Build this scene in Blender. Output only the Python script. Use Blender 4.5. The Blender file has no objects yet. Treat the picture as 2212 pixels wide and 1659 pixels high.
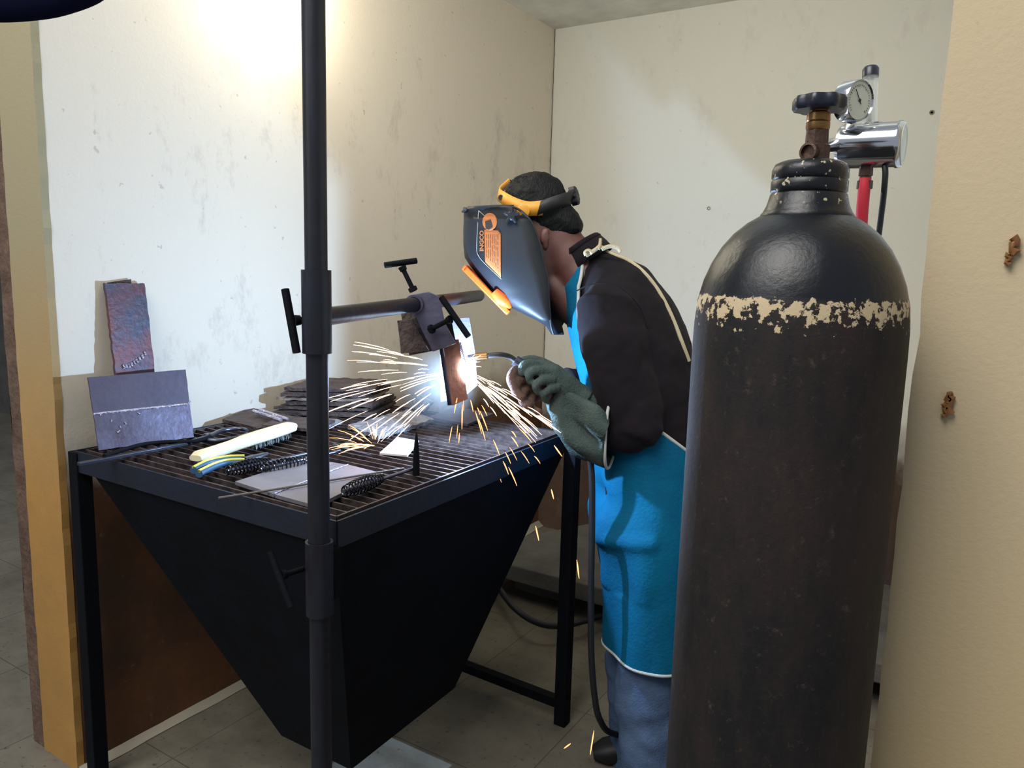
import bpy, bmesh, math, random
from mathutils import Vector, Matrix, noise
from mathutils.bvhtree import BVHTree
R_ = random.Random(7)
SC = bpy.context.scene
COL = SC.collection
PI = math.pi
# ---------------------------------------------------------------- camera
FPX, IW, IH, CH = 1650.0, 2212, 1659, 1.45
def _basis():
    d = Vector((-300 / FPX, 10870 / FPX, 1.0)).normalized()
    y = Vector(((2150 - 1106) / FPX, (605 - 829.5) / FPX, 1.0)); y = (y - d * y.dot(d)).normalized()
    z = -d; x = y.cross(z)
    return Matrix((x, y, z))
RB = _basis()
CAMP = Vector((0, 0, CH))
def ray(px, py): return RB @ Vector(((px - 1106) / FPX, (py - 829.5) / FPX, 1.0))
def at_d(px, py, d): return CAMP + ray(px, py) * d          # a point at a given distance along the view axis
def at_z(px, py, z): r = ray(px, py); return CAMP + r * ((z - CH) / r.z)
def at_y(px, py, y): r = ray(px, py); return CAMP + r * (y / r.y)
def at_x(px, py, x): r = ray(px, py); return CAMP + r * (x / r.x)
cam = bpy.data.cameras.new('camera'); co = bpy.data.objects.new('camera', cam); COL.objects.link(co)
cr, cu, cb = RB.col[0], -RB.col[1], -RB.col[2]
co.matrix_world = Matrix(((cr.x, cu.x, cb.x, 0), (cr.y, cu.y, cb.y, 0), (cr.z, cu.z, cb.z, CH), (0, 0, 0, 1)))
cam.sensor_width = 36; cam.lens = FPX / IW * 36; cam.clip_start = .02; cam.clip_end = 60
SC.camera = co
FW = Vector((RB.col[2].x, RB.col[2].y, 0)).normalized()      # level direction away from the camera
RT = Vector((FW.y, -FW.x, 0))                                # level direction to the right
UP = Vector((0, 0, 1))
SC.view_settings.view_transform = 'Standard'; SC.view_settings.look = 'None'
SC.view_settings.exposure = 0.0; SC.view_settings.gamma = 1.0; SC.view_settings.use_curve_mapping = False
# ---------------------------------------------------------------- light
def lin(c):
    c = c / 255.0
    return c / 12.92 if c <= .04045 else ((c + .055) / 1.055) ** 2.4
def C(r, g, b): return (lin(r), lin(g), lin(b), 1)
w = bpy.data.worlds.new('workshop_air'); SC.world = w; w.use_nodes = True
w.node_tree.nodes['Background'].inputs[0].default_value = (.80, .88, 1.0, 1)
w.node_tree.nodes['Background'].inputs[1].default_value = 0.42
def light(kind, name, loc, energy, color, size=.1, size_y=None, target=None, spread=None):
    l = bpy.data.lights.new(name, kind); l.energy = energy; l.color = color
    if kind == 'AREA':
        l.shape = 'RECTANGLE'; l.size = size; l.size_y = size_y or size
        if spread: l.spread = spread
    else: l.shadow_soft_size = size
    o = bpy.data.objects.new(name, l); COL.objects.link(o); o.location = loc
    if target: o.rotation_euler = (Vector(target) - Vector(loc)).to_track_quat('-Z', 'Y').to_euler()
    return o
ARC = at_d(992, 812, 2.025)
light('AREA', 'daylight_from_workshop_skylight', (-1.2, -1.0, 4.3), 160, (1.0, .98, .93), 2.4, 1.8, (-1.0, 2.7, 1.3))
light('AREA', 'daylight_from_side_window', (-2.6, -2.2, 2.6), 14, (.9, .95, 1.0), 1.2, 1.0, (-1.2, 2.2, 1.0))
light('POINT', 'arc_light', ARC, 42, (.43, .66, 1.0), .009)
light('AREA', 'booth_fill_light', (-.8, 1.3, 2.62), 9.5, (1.0, .96, .88), 1.1, .10, (-.9, 3.6, 1.6), math.radians(130))  # added fill out of view, no real tube; lifts the booth's back walls
light('POINT', 'wall_lamp_light', (-1.94, 1.78, 2.34), 13, (1.0, .93, .76), .05)

# ---------------------------------------------------------------- materials
def mat(name, col, rough=.6, metal=0.0, col2=None, nscale=8, npos=.5, nsoft=.2, stretch=(1, 1, 1), bump=0, bscale=60,
        emit=None, estr=0, alpha=1, trans=0, spec=.5, coat=0, extra=None, sheen=0):
    m = bpy.data.materials.new(name); m.use_nodes = True
    N = m.node_tree.nodes; L = m.node_tree.links; b = N['Principled BSDF']
    b.inputs['Base Color'].default_value = col; b.inputs['Roughness'].default_value = rough
    b.inputs['Metallic'].default_value = metal; b.inputs['Specular IOR Level'].default_value = spec
    b.inputs['Coat Weight'].default_value = coat; b.inputs['Transmission Weight'].default_value = trans
    b.inputs['Alpha'].default_value = alpha; b.inputs['Sheen Weight'].default_value = sheen
    geo = N.new('ShaderNodeNewGeometry'); mp = N.new('ShaderNodeMapping'); mp.inputs['Scale'].default_value = stretch
    L.new(geo.outputs['Position'], mp.inputs['Vector'])
    if col2:
        n = N.new('ShaderNodeTexNoise'); n.inputs['Scale'].default_value = nscale; n.inputs['Detail'].default_value = 8
        n.inputs['Roughness'].default_value = .65
        r = N.new('ShaderNodeValToRGB'); r.color_ramp.elements[0].position = max(0, npos - nsoft); r.color_ramp.elements[1].position = min(1, npos + nsoft)
        r.color_ramp.elements[0].color = col; r.color_ramp.elements[1].color = col2
        L.new(mp.outputs[0], n.inputs['Vector']); L.new(n.outputs['Fac'], r.inputs[0]); L.new(r.outputs[0], b.inputs['Base Color'])
    if bump:
        n2 = N.new('ShaderNodeTexNoise'); n2.inputs['Scale'].default_value = bscale; n2.inputs['Detail'].default_value = 6
        bp = N.new('ShaderNodeBump'); bp.inputs['Strength'].default_value = bump; bp.inputs['Distance'].default_value = .01
        L.new(mp.outputs[0], n2.inputs['Vector']); L.new(n2.outputs['Fac'], bp.inputs['Height']); L.new(bp.outputs[0], b.inputs['Normal'])
    if emit:
        b.inputs['Emission Color'].default_value = emit; b.inputs['Emission Strength'].default_value = estr
    if extra: extra(m, N, L, b, geo)
    return m
def mixcol(N, L, fac, a, b_):
    x = N.new('ShaderNodeMix'); x.data_type = 'RGBA'
    for s, v in ((0, fac), (6, a), (7, b_)):
        if hasattr(v, 'links'): L.new(v, x.inputs[s])
        else: x.inputs[s].default_value = v
    return x.outputs[2]
def ramp(N, L, src, p0, p1, c0=(0, 0, 0, 1), c1=(1, 1, 1, 1)):
    r = N.new('ShaderNodeValToRGB'); e = r.color_ramp.elements
    e[0].position = p0; e[1].position = p1; e[0].color = c0; e[1].color = c1; L.new(src, r.inputs[0]); return r.outputs[0]
def noise_n(N, L, vec, scale, detail=6, rough=.6):
    n = N.new('ShaderNodeTexNoise'); n.inputs['Scale'].default_value = scale; n.inputs['Detail'].default_value = detail
    n.inputs['Roughness'].default_value = rough; L.new(vec, n.inputs['Vector']); return n.outputs['Fac']
def wall_mat(name, top, low, zmid, zsoft, dirt, dirt_amt, low2=None):
    """painted plaster: cream above, worn darker paint and grime in blotches below a ragged line"""
    def ex(m, N, L, b, geo):
        pos = geo.outputs['Position']
        sep = N.new('ShaderNodeSeparateXYZ'); L.new(pos, sep.inputs[0])
        nz = noise_n(N, L, pos, 3.0); ma = N.new('ShaderNodeMath'); ma.operation = 'MULTIPLY_ADD'
        ma.inputs[1].default_value = .35; L.new(nz, ma.inputs[0]); L.new(sep.outputs['Z'], ma.inputs[2])
        mr = N.new('ShaderNodeMapRange'); mr.inputs[1].default_value = zmid - zsoft + .17; mr.inputs[2].default_value = zmid + zsoft + .17
        L.new(ma.outputs[0], mr.inputs[0])
        blot = ramp(N, L, noise_n(N, L, pos, 2.2, 8, .7), .35, .7)
        lowc = mixcol(N, L, blot, low, low2 or low)
        c = mixcol(N, L, mr.outputs[0], lowc, top)
        mp = N.new('ShaderNodeMapping'); mp.inputs['Scale'].default_value = (1, 1, .55); L.new(pos, mp.inputs[0])
        d1 = ramp(N, L, noise_n(N, L, mp.outputs[0], 5.5, 10, .75), .56, .78)
        mu = N.new('ShaderNodeMath'); mu.operation = 'MULTIPLY'; mu.inputs[1].default_value = dirt_amt; L.new(d1, mu.inputs[0])
        c = mixcol(N, L, mu.outputs[0], c, dirt)
        sp = ramp(N, L, noise_n(N, L, pos, 38, 4, .5), .70, .74)
        mu2 = N.new('ShaderNodeMath'); mu2.operation = 'MULTIPLY'; mu2.inputs[1].default_value = .35; L.new(sp, mu2.inputs[0])
        c = mixcol(N, L, mu2.outputs[0], c, dirt)
        L.new(c, b.inputs['Base Color'])
        bp = N.new('ShaderNodeBump'); bp.inputs['Strength'].default_value = .25; bp.inputs['Distance'].default_value = .004
        L.new(noise_n(N, L, pos, 120, 8, .7), bp.inputs['Height']); L.new(bp.outputs[0], b.inputs['Normal'])
    return mat(name, top, .85, spec=.25, extra=ex)
M = {}
M['wall_left'] = wall_mat('cream_plaster_left', C(216, 206, 190), C(74, 54, 42), .86, .10, C(120, 112, 112), .5, C(110, 72, 44))
M['wall_back'] = wall_mat('cream_plaster_back', C(214, 212, 202), C(64, 50, 44), .72, .10, C(160, 152, 138), .35, C(92, 74, 60))
M['jamb'] = wall_mat('ochre_plaster', C(152, 142, 114), C(162, 122, 68), 1.15, .35, C(150, 120, 84), .35, C(184, 138, 74))
M['pillar'] = wall_mat('beige_plaster', C(196, 178, 146), C(188, 166, 126), 1.1, .3, C(160, 132, 96), .45)
M['raw_plaster'] = mat('bare_brown_plaster', C(112, 88, 72), .95, col2=C(70, 50, 40), nscale=14, bump=.6, bscale=60)
M['ceiling'] = mat('ceiling_white', C(244, 246, 240), .9, col2=C(200, 202, 196), nscale=2.5)
def floor_ex(m, N, L, b, geo):
    pos = geo.outputs['Position']
    c = mixcol(N, L, ramp(N, L, noise_n(N, L, pos, 2.4, 8, .7), .35, .7), C(118, 112, 98), C(80, 74, 64))
    c = mixcol(N, L, ramp(N, L, noise_n(N, L, pos, 45, 6, .7), .60, .68), c, C(48, 42, 38))
    br = N.new('ShaderNodeTexBrick'); br.inputs['Scale'].default_value = 1.0; br.offset = 0
    br.inputs['Brick Width'].default_value = .45; br.inputs['Row Height'].default_value = .45; br.inputs['Mortar Size'].default_value = .0018
    br.inputs['Color1'].default_value = (0, 0, 0, 1); br.inputs['Color2'].default_value = (0, 0, 0, 1); br.inputs['Mortar'].default_value = (1, 1, 1, 1)
    mp = N.new('ShaderNodeMapping'); mp.inputs['Rotation'].default_value = (0, 0, .0); mp.inputs['Location'].default_value = (.1, .12, 0)
    L.new(pos, mp.inputs[0]); L.new(mp.outputs[0], br.inputs['Vector'])
    c = mixcol(N, L, br.outputs['Color'], c, C(70, 66, 58)); L.new(c, b.inputs['Base Color'])
M['floor'] = mat('speckled_floor_tiles', C(130, 124, 108), .7, extra=floor_ex)
M['concrete'] = mat('grey_concrete', C(92, 90, 84), .9, col2=C(70, 68, 64), nscale=7, bump=.3)
M['black_steel'] = mat('blackened_steel', C(12, 16, 24), .75, .0, spec=.12, col2=C(8, 9, 12), nscale=9, bump=.15, bscale=90)
M['navy_steel'] = mat('dark_painted_steel', C(14, 24, 44), .6, .1, col2=C(13, 17, 28), nscale=12, bump=.12)
M['tube_steel'] = mat('worn_round_tube', C(42, 46, 58), .42, .4, col2=C(30, 27, 30), nscale=16, stretch=(1, 1, .2), bump=.1)
M['grate'] = mat('grating_steel', C(108, 94, 92), .42, .6, col2=C(46, 38, 38), nscale=30, bump=.2)
M['plate'] = mat('mill_scale_plate', C(104, 104, 128), .45, .55, col2=C(74, 64, 74), nscale=11, bump=.15)
M['plate_mauve'] = mat('mauve_mill_scale_plate', C(78, 72, 88), .6, .35, col2=C(66, 66, 84), nscale=14, bump=.2)
def redpatch(m, N, L, b, geo): pass
M['plate_red'] = mat('heat_tinted_plate', C(66, 66, 80), .5, .45, col2=C(98, 58, 60), nscale=9, nsoft=.12, bump=.3)
M['rust'] = mat('rusty_scrap', C(84, 70, 66), .7, .35, col2=C(44, 36, 38), nscale=26, bump=.9, bscale=70)
M['spatter_plate'] = mat('pale_spattered_steel', C(150, 150, 156), .5, .4, col2=C(88, 84, 92), nscale=40, bump=1.0, bscale=90)
M['grey_plate'] = mat('clean_grey_plate', C(128, 124, 130), .45, .4, col2=C(110, 104, 108), nscale=10)
M['arc_lit_steel'] = mat('arc_whitened_steel', C(226, 224, 214), .35, .3)  # white of the arc light put into the coupon's base colour
M['brown_plate'] = mat('brown_tack_plate', C(128, 84, 66), .6, .35, col2=C(90, 58, 48), nscale=30, bump=.3)
M['weld'] = mat('weld_bead_metal', C(176, 172, 190), .28, .8, bump=.8, bscale=160)
M['wood'] = mat('pale_brush_wood', C(224, 214, 186), .6, col2=C(200, 186, 150), nscale=12, stretch=(1, 1, 4))
M['bristle'] = mat('wire_bristles', C(120, 124, 122), .45, .6)
M['tool_steel'] = mat('dark_tool_steel', C(86, 90, 104), .3, .85)
M['coil'] = mat('black_coil_wire', C(24, 26, 36), .22, .5, coat=.5)
M['yellow'] = mat('yellow_grip', C(212, 200, 70), .5)
M['blue_grip'] = mat('blue_grip', C(38, 78, 110), .55)
M['rod'] = mat('dull_rod', C(108, 98, 96), .6, .4)
M['skin'] = mat('brown_skin', C(92, 56, 49), .55, col2=C(78, 46, 41), nscale=20)
M['hair'] = mat('black_hair', C(6, 8, 11), .6, spec=.2, bump=.6, bscale=180, stretch=(1, 1, .5))
M['shirt'] = mat('charcoal_cotton', C(32, 27, 31), .95, col2=C(24, 21, 25), nscale=3, bump=.3, bscale=25, spec=.1, sheen=.03)
M['apron'] = mat('petrol_blue_leather', C(0, 92, 126), .85, col2=C(0, 70, 104), nscale=5, bump=.2, bscale=130, spec=.15)
M['binding'] = mat('grey_white_binding', C(168, 172, 166), .85)
M['strap'] = mat('tan_cotton_tape', C(170, 158, 130), .95)
M['denim'] = mat('worn_blue_denim', C(84, 104, 134), .95, col2=C(62, 80, 108), nscale=7, bump=.3, bscale=200, spec=.15)
M['glove'] = mat('grey_green_suede', C(74, 86, 82), .97, col2=C(56, 68, 66), nscale=22, bump=.5, bscale=220, spec=.1)
M['glove_warm_lit'] = mat('warm_lit_suede', C(92, 70, 60), .95, col2=C(66, 54, 52), nscale=18, bump=.4, bscale=160, spec=.1)  # far glove: orange glow on the suede put into its colour
M['rubber'] = mat('black_rubber', C(20, 21, 26), .55)
M['helmet'] = mat('matte_navy_shell', C(16, 22, 30), .55, bump=.04, bscale=300)
M['amber'] = mat('amber_band', C(206, 142, 40), .5)
M['orange'] = mat('orange_lens_frame', C(226, 92, 28), .4)
M['label_orange'] = mat('orange_label', C(168, 98, 48), .7)
M['ink'] = mat('dark_label_ink', C(44, 34, 32), .7)
M['lens'] = mat('dark_lens', C(14, 22, 20), .1)
M['brass'] = mat('worn_brass', C(150, 112, 62), .35, .85, col2=C(110, 82, 56), nscale=40)
M['old_brass'] = mat('brown_old_brass', C(96, 74, 62), .5, .7, col2=C(66, 52, 46), nscale=40, bump=.3)
M['chrome'] = mat('chrome', C(206, 208, 212), .12, 1.0)
M['gauge_face'] = mat('gauge_face_cream', C(198, 200, 186), .4)
M['clear'] = mat('clear_flow_tube', C(232, 234, 228), .08, trans=.75, alpha=.55)
M['red_hose'] = mat('red_rubber_hose', C(196, 40, 58), .5)
M['dark_blue'] = mat('dark_blue_plastic', C(22, 24, 40), .35)
M['navy_cloth'] = mat('navy_cloth', C(16, 22, 48), 1.0, col2=C(24, 24, 44), nscale=6, spec=.05)
M['spark_hot'] = mat('white_hot_spark', C(255, 230, 205), 1, emit=(1.0, .62, .40, 1), estr=5.0)
M['spark_warm'] = mat('orange_spark', C(255, 160, 90), 1, emit=(1.0, .34, .12, 1), estr=3.2)
M['arc'] = mat('arc_plasma', C(255, 255, 255), 1, emit=(.72, .86, 1.0, 1), estr=60)
M['lamp_glass'] = mat('lit_lamp_glass', C(255, 250, 235), .5, emit=(1, .93, .78, 1), estr=12)
for k in ('spark_hot', 'spark_warm'): M[k].cycles.emission_sampling = 'NONE'
def cyl_ex(m, N, L, b, geo):
    pos = geo.outputs['Position']; sep = N.new('ShaderNodeSeparateXYZ'); L.new(pos, sep.inputs[0])
    mp = N.new('ShaderNodeMapping'); mp.inputs['Scale'].default_value = (1, 1, .35); L.new(pos, mp.inputs[0])
    base = mixcol(N, L, ramp(N, L, noise_n(N, L, mp.outputs[0], 9, 10, .75), .40, .62), C(40, 28, 25), C(8, 9, 10))
    base = mixcol(N, L, ramp(N, L, noise_n(N, L, pos, 60, 8, .8), .58, .70), base, C(66, 56, 46))
    mz = N.new('ShaderNodeMapRange'); mz.inputs[1].default_value = 1.4245; mz.inputs[2].default_value = 1.428; L.new(sep.outputs['Z'], mz.inputs[0])
    base = mixcol(N, L, mz.outputs[0], base, C(17, 19, 24))
    # flaked cream paint band under the shoulder
    b1 = N.new('ShaderNodeMapRange'); b1.inputs[1].default_value = 1.385; b1.inputs[2].default_value = 1.417; L.new(sep.outputs['Z'], b1.inputs[0])
    b2 = N.new('ShaderNodeMapRange'); b2.inputs[1].default_value = 1.431; b2.inputs[2].default_value = 1.4255; L.new(sep.outputs['Z'], b2.inputs[0])
    mm = N.new('ShaderNodeMath'); mm.operation = 'MULTIPLY'; L.new(b1.outputs[0], mm.inputs[0]); L.new(b2.outputs[0], mm.inputs[1])
    fl = N.new('ShaderNodeMath'); fl.operation = 'MULTIPLY_ADD'; fl.inputs[1].default_value = .24; L.new(mm.outputs[0], fl.inputs[0])
    L.new(noise_n(N, L, pos, 95, 6, .65), fl.inputs[2])
    f3 = ramp(N, L, fl.outputs[0], .695, .715)
    f4 = N.new('ShaderNodeMath'); f4.operation = 'MULTIPLY'; L.new(f3, f4.inputs[0])
    gt = N.new('ShaderNodeMath'); gt.operation = 'GREATER_THAN'; gt.inputs[1].default_value = .05; L.new(mm.outputs[0], gt.inputs[0]); L.new(gt.outputs[0], f4.inputs[1])
    c = mixcol(N, L, f4.outputs[0], base, C(190, 170, 136))
    chip = N.new('ShaderNodeMapRange'); chip.inputs[1].default_value = 1.525; chip.inputs[2].default_value = 1.53; L.new(sep.outputs['Z'], chip.inputs[0])
    ch = N.new('ShaderNodeMath'); ch.operation = 'MULTIPLY'; L.new(chip.outputs[0], ch.inputs[0]); L.new(ramp(N, L, noise_n(N, L, pos, 150, 2, .4), .66, .67), ch.inputs[1])
    c = mixcol(N, L, ch.outputs[0], c, C(170, 160, 130))
    L.new(c, b.inputs['Base Color'])
    mr = N.new('ShaderNodeMapRange'); mr.inputs[1].default_value = 1.42; mr.inputs[2].default_value = 1.43; mr.inputs[3].default_value = .72; mr.inputs[4].default_value = .2
    L.new(sep.outputs['Z'], mr.inputs[0]); L.new(mr.outputs[0], b.inputs['Roughness'])
    bp = N.new('ShaderNodeBump'); bp.inputs['Strength'].default_value = .25; bp.inputs['Distance'].default_value = .004
    L.new(noise_n(N, L, pos, 90, 8, .7), bp.inputs['Height']); L.new(bp.outputs[0], b.inputs['Normal'])
M['cylinder'] = mat('scuffed_cylinder_paint', C(30, 28, 28), .4, spec=.4, extra=cyl_ex)

# ---------------------------------------------------------------- mesh helpers
ORG = {}
class MB:
    def __init__(s): s.v = []; s.f = []
    def add(s, vs, fs):
        n = len(s.v); s.v += [Vector(v) for v in vs]; s.f += [tuple(i + n for i in f) for f in fs]; return s
    def box(s, a, b):
        x0, y0, z0 = a; x1, y1, z1 = b
        return s.add([(x0, y0, z0), (x1, y0, z0), (x1, y1, z0), (x0, y1, z0), (x0, y0, z1), (x1, y0, z1), (x1, y1, z1), (x0, y1, z1)],
                     [(0, 3, 2, 1), (4, 5, 6, 7), (0, 1, 5, 4), (1, 2, 6, 5), (2, 3, 7, 6), (3, 0, 4, 7)])
    def bar(s, p, q, wdt, hgt, up=UP):                 # a rectangular bar from p to q
        p, q = Vector(p), Vector(q); t = (q - p).normalized(); sd = t.cross(up)
        if sd.length < 1e-4: sd = t.cross(Vector((1, 0, 0)))
        sd.normalize(); u = sd.cross(t)
        vs = [o + sd * a * wdt / 2 + u * b * hgt / 2 for o in (p, q) for a, b in ((-1, -1), (1, -1), (1, 1), (-1, 1))]
        return s.add(vs, [(0, 1, 2, 3), (7, 6, 5, 4), (0, 4, 5, 1), (1, 5, 6, 2), (2, 6, 7, 3), (3, 7, 4, 0)])
    def loft(s, st, n=24, axis=None, e=2.0, caps=True, a0=0, a1=None, fn=None):
        """st: (point, half in-plane, half along axis); rings stand square to the path"""
        st = [(Vector(p), a, b) for p, a, b in st]; k = len(st); rows = []
        closed = a1 is None; m = n if closed else n + 1
        for i, (p, a, b) in enumerate(st):
            t = st[min(i + 1, k - 1)][0] - st[max(i - 1, 0)][0]
            if t.length < 1e-7: t = UP.copy()
            t.normalize(); ax = axis if axis is not None else FW
            ax = (ax - t * ax.dot(t)).normalized(); nn = t.cross(ax).normalized(); row = []
            for j in range(m):
                th = (2 * PI * j / n) if closed else a0 + (a1 - a0) * j / n
                c, q = math.cos(th), math.sin(th)
                c = math.copysign(abs(c) ** (2 / e), c); q = math.copysign(abs(q) ** (2 / e), q)
                g = fn(i / (k - 1), th) if fn else 0
                row.append(p + nn * (a + g) * c + ax * (b + g) * q)
            rows.append(row)
        vs = [v for r in rows for v in r]; fs = []
        for i in range(k - 1):
            for j in range(m if closed else m - 1):
                j2 = (j + 1) % m; fs.append((i * m + j, i * m + j2, (i + 1) * m + j2, (i + 1) * m + j))
        if caps and closed: fs.append(tuple(range(m))[::-1]); fs.append(tuple((k - 1) * m + j for j in range(m)))
        return s.add(vs, fs)
    def tube(s, pts, r, n=10, caps=True, smooth=0):
        pts = [Vector(p) for p in pts]
        if smooth: pts = spline(pts, smooth)
        k = len(pts); rr = r if isinstance(r, (list, tuple)) else [r] * k
        if len(rr) != k: rr = [rr[0] + (rr[-1] - rr[0]) * i / (k - 1) if len(rr) == 2 else rr[min(len(rr) - 1, int(i / k * len(rr)))] for i in range(k)]
        up = None; vs = []; fs = []
        for i, p in enumerate(pts):
            t = (pts[min(i + 1, k - 1)] - pts[max(i - 1, 0)]).normalized()
            if up is None:
                up = t.orthogonal().normalized()
            up = (up - t * up.dot(t)).normalized(); sd = t.cross(up)
            for j in range(n): a = 2 * PI * j / n; vs.append(p + (up * math.cos(a) + sd * math.sin(a)) * rr[i])
        for i in range(k - 1):
            for j in range(n): j2 = (j + 1) % n; fs.append((i * n + j, i * n + j2, (i + 1) * n + j2, (i + 1) * n + j))
        if caps: fs.append(tuple(range(n))[::-1]); fs.append(tuple((k - 1) * n + j for j in range(n)))
        return s.add(vs, fs)
    def lathe(s, base, axis, prof, n=48, caps=True):
        """prof: (distance along axis, radius)"""
        ax = Vector(axis).normalized(); u = ax.orthogonal().normalized(); v = ax.cross(u); base = Vector(base); vs = []; fs = []
        for h, r in prof:
            for j in range(n): a = 2 * PI * j / n; vs.append(base + ax * h + (u * math.cos(a) + v * math.sin(a)) * r)
        for i in range(len(prof) - 1):
            for j in range(n): j2 = (j + 1) % n; fs.append((i * n + j, i * n + j2, (i + 1) * n + j2, (i + 1) * n + j))
        if caps: fs.append(tuple(range(n))[::-1]); fs.append(tuple((len(prof) - 1) * n + j for j in range(n)))
        return s.add(vs, fs)
    def prism(s, pts, ext):
        """a flat outline given real thickness along ext"""
        pts = [Vector(p) for p in pts]; n = len(pts); ext = Vector(ext)
        return s.add(pts + [p + ext for p in pts], [tuple(range(n)), tuple(range(2 * n - 1, n - 1, -1))] + [(i, i + n, (i + 1) % n + n, (i + 1) % n) for i in range(n)])
    def slab(s, corners, th, jag=0, seg=10, rough=0, seed=1, down=None):
        """plate from four top corners with ragged edges and uneven face"""
        c = [Vector(p) for p in corners]; nrm = (c[1] - c[0]).cross(c[3] - c[0]).normalized()
        if down is None: down = -nrm if nrm.z > 0 else nrm
        n = seg; top = []
        for i in range(n + 1):
            for j in range(n + 1):
                u, v = i / n, j / n; p = c[0] * (1 - u) * (1 - v) + c[1] * u * (1 - v) + c[2] * u * v + c[3] * (1 - u) * v
                if jag and (i in (0, n) or j in (0, n)):
                    q = noise.noise_vector(p * 60 + Vector((seed * 3.1, 0, 0))); p = p + (q - down * q.dot(down)) * jag
                if rough: p = p - down * rough * noise.noise(p * 45 + Vector((0, seed, 0)))
                top.append(p)
        m = n + 1; vs = top + [p + down * th for p in top]; fs = []
        for i in range(n):
            for j in range(n):
                a = i * m + j; fs.append((a, a + m, a + m + 1, a + 1)); o = m * m; fs.append((o + a, o + a + 1, o + a + m + 1, o + a + m))
        edge = [(i, 0) for i in range(n)] + [(n, j) for j in range(n)] + [(i, n) for i in range(n, 0, -1)] + [(0, j) for j in range(n, 0, -1)]
        e = [i * m + j for i, j in edge]
        for k in range(len(e)): a, b = e[k], e[(k + 1) % len(e)]; fs.append((a, a + m * m, b + m * m, b))
        return s.add(vs, fs)
    def build(s, name, material, parent=None, smooth=40, bevel=0, remesh=0, sub=0, disp=0, dscale=.1, solid=0, label=None):
        if parent is not None: org = ORG[parent.name]
        else:
            xs = [v.x for v in s.v]; ys = [v.y for v in s.v]; zs = [v.z for v in s.v]
            org = Vector(((min(xs) + max(xs)) / 2, (min(ys) + max(ys)) / 2, min(zs)))
        me = bpy.data.meshes.new(name); me.from_pydata([v - org for v in s.v], [], s.f); me.update()
        bm = bmesh.new(); bm.from_mesh(me); bmesh.ops.recalc_face_normals(bm, faces=bm.faces); bm.to_mesh(me); bm.free()
        me.materials.append(material); o = bpy.data.objects.new(name, me); COL.objects.link(o)
        if parent is not None: o.parent = parent
        else: o.location = org
        ORG[o.name] = org
        if smooth:
            for p in me.polygons: p.use_smooth = True
            if not remesh: me.set_sharp_from_angle(angle=math.radians(smooth))
        if bevel: b = o.modifiers.new('b', 'BEVEL'); b.width = bevel; b.segments = 2; b.limit_method = 'ANGLE'
        if remesh:
            r = o.modifiers.new('r', 'REMESH'); r.mode = 'VOXEL'; r.voxel_size = remesh; r.use_smooth_shade = True
            c = o.modifiers.new('s', 'SMOOTH'); c.factor = .6; c.iterations = 6 if remesh > .0035 else 2
        if solid: q = o.modifiers.new('t', 'SOLIDIFY'); q.thickness = solid; q.offset = 0
        if sub: q = o.modifiers.new('u', 'SUBSURF'); q.levels = sub; q.render_levels = sub
        if disp:
            tx = bpy.data.textures.new(name + '_folds', 'CLOUDS'); tx.noise_scale = dscale
            d = o.modifiers.new('d', 'DISPLACE'); d.texture = tx; d.strength = disp; d.mid_level = .5
        if label: o['label'] = label
        return o
def spline(pts, k):
    out = []; n = len(pts)
    for i in range(n - 1):
        p0, p1, p2, p3 = pts[max(i - 1, 0)], pts[i], pts[i + 1], pts[min(i + 2, n - 1)]
        for j in range(k):
            t = j / k
            out.append(.5 * ((2 * p1) + (p2 - p0) * t + (2 * p0 - 5 * p1 + 4 * p2 - p3) * t * t + (3 * p1 - p0 - 3 * p2 + p3) * t ** 3))
    out.append(pts[-1]); return out
def tag(o, label, cat, group=None):
    o['label'] = label; o['category'] = cat
    if group: o['group'] = group
    return o
def thing(name, label, cat, loc, group=None):
    o = bpy.data.objects.new(name, None); COL.objects.link(o); o.location = loc; o.empty_display_size = .05
    ORG[o.name] = Vector(loc); return tag(o, label, cat, group)
def struct(o): o['kind'] = 'structure'; return o

# ---------------------------------------------------------------- the booth
WX, BY, JY, CZ, JL = -2.07, 3.655, 1.0, 2.68, 1.045
struct(MB().box((-10, -4, -.1), (2.5, 5.5, 0)).build('floor', M['floor'], smooth=0))
struct(MB().box((WX - .26, JY - .02, CZ), (1.6, BY + .12, CZ + .1)).build('ceiling', M['ceiling'], smooth=0))
wl = struct(MB().box((WX - .17, JL + .02, 0), (WX, BY, CZ)).build('wall_left', M['wall_left'], smooth=0))
struct(MB().box((-5.5, BY, 0), (1.6, BY + .12, CZ)).build('wall_back', M['wall_back'], smooth=0))
# end of the left wall: ochre painted face with a worn unpainted strip on its outer side
jl = struct(MB().slab([(WX - .178, JL, 0), (WX + .001, JL, 0), (WX + .001, JL, CZ), (WX - .178, JL, CZ)], .02, jag=.004, seg=60, down=Vector((0, 1, 0))).build('trim_1', M['jamb'], smooth=0))
jb = MB().slab([(WX - .245, JL + .004, 0), (WX - .170, JL + .004, 0), (WX - .170, JL + .004, CZ), (WX - .245, JL + .004, CZ)], .08, jag=.008, seg=60, down=Vector((0, 1, 0))).build('trim_2', M['raw_plaster'], smooth=0); struct(jb)
struct(MB().box((-.068, JY + .03, 0), (.30, BY, CZ)).build('wall_right', M['wall_back'], smooth=0))
pil = struct(MB().slab([(-.070, JY, 0), (.45, JY, 0), (.45, JY, CZ), (-.070, JY, CZ)], .045, jag=.004, seg=60, down=Vector((0, 1, 0))).build('trim_3', M['pillar'], smooth=0))
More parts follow.
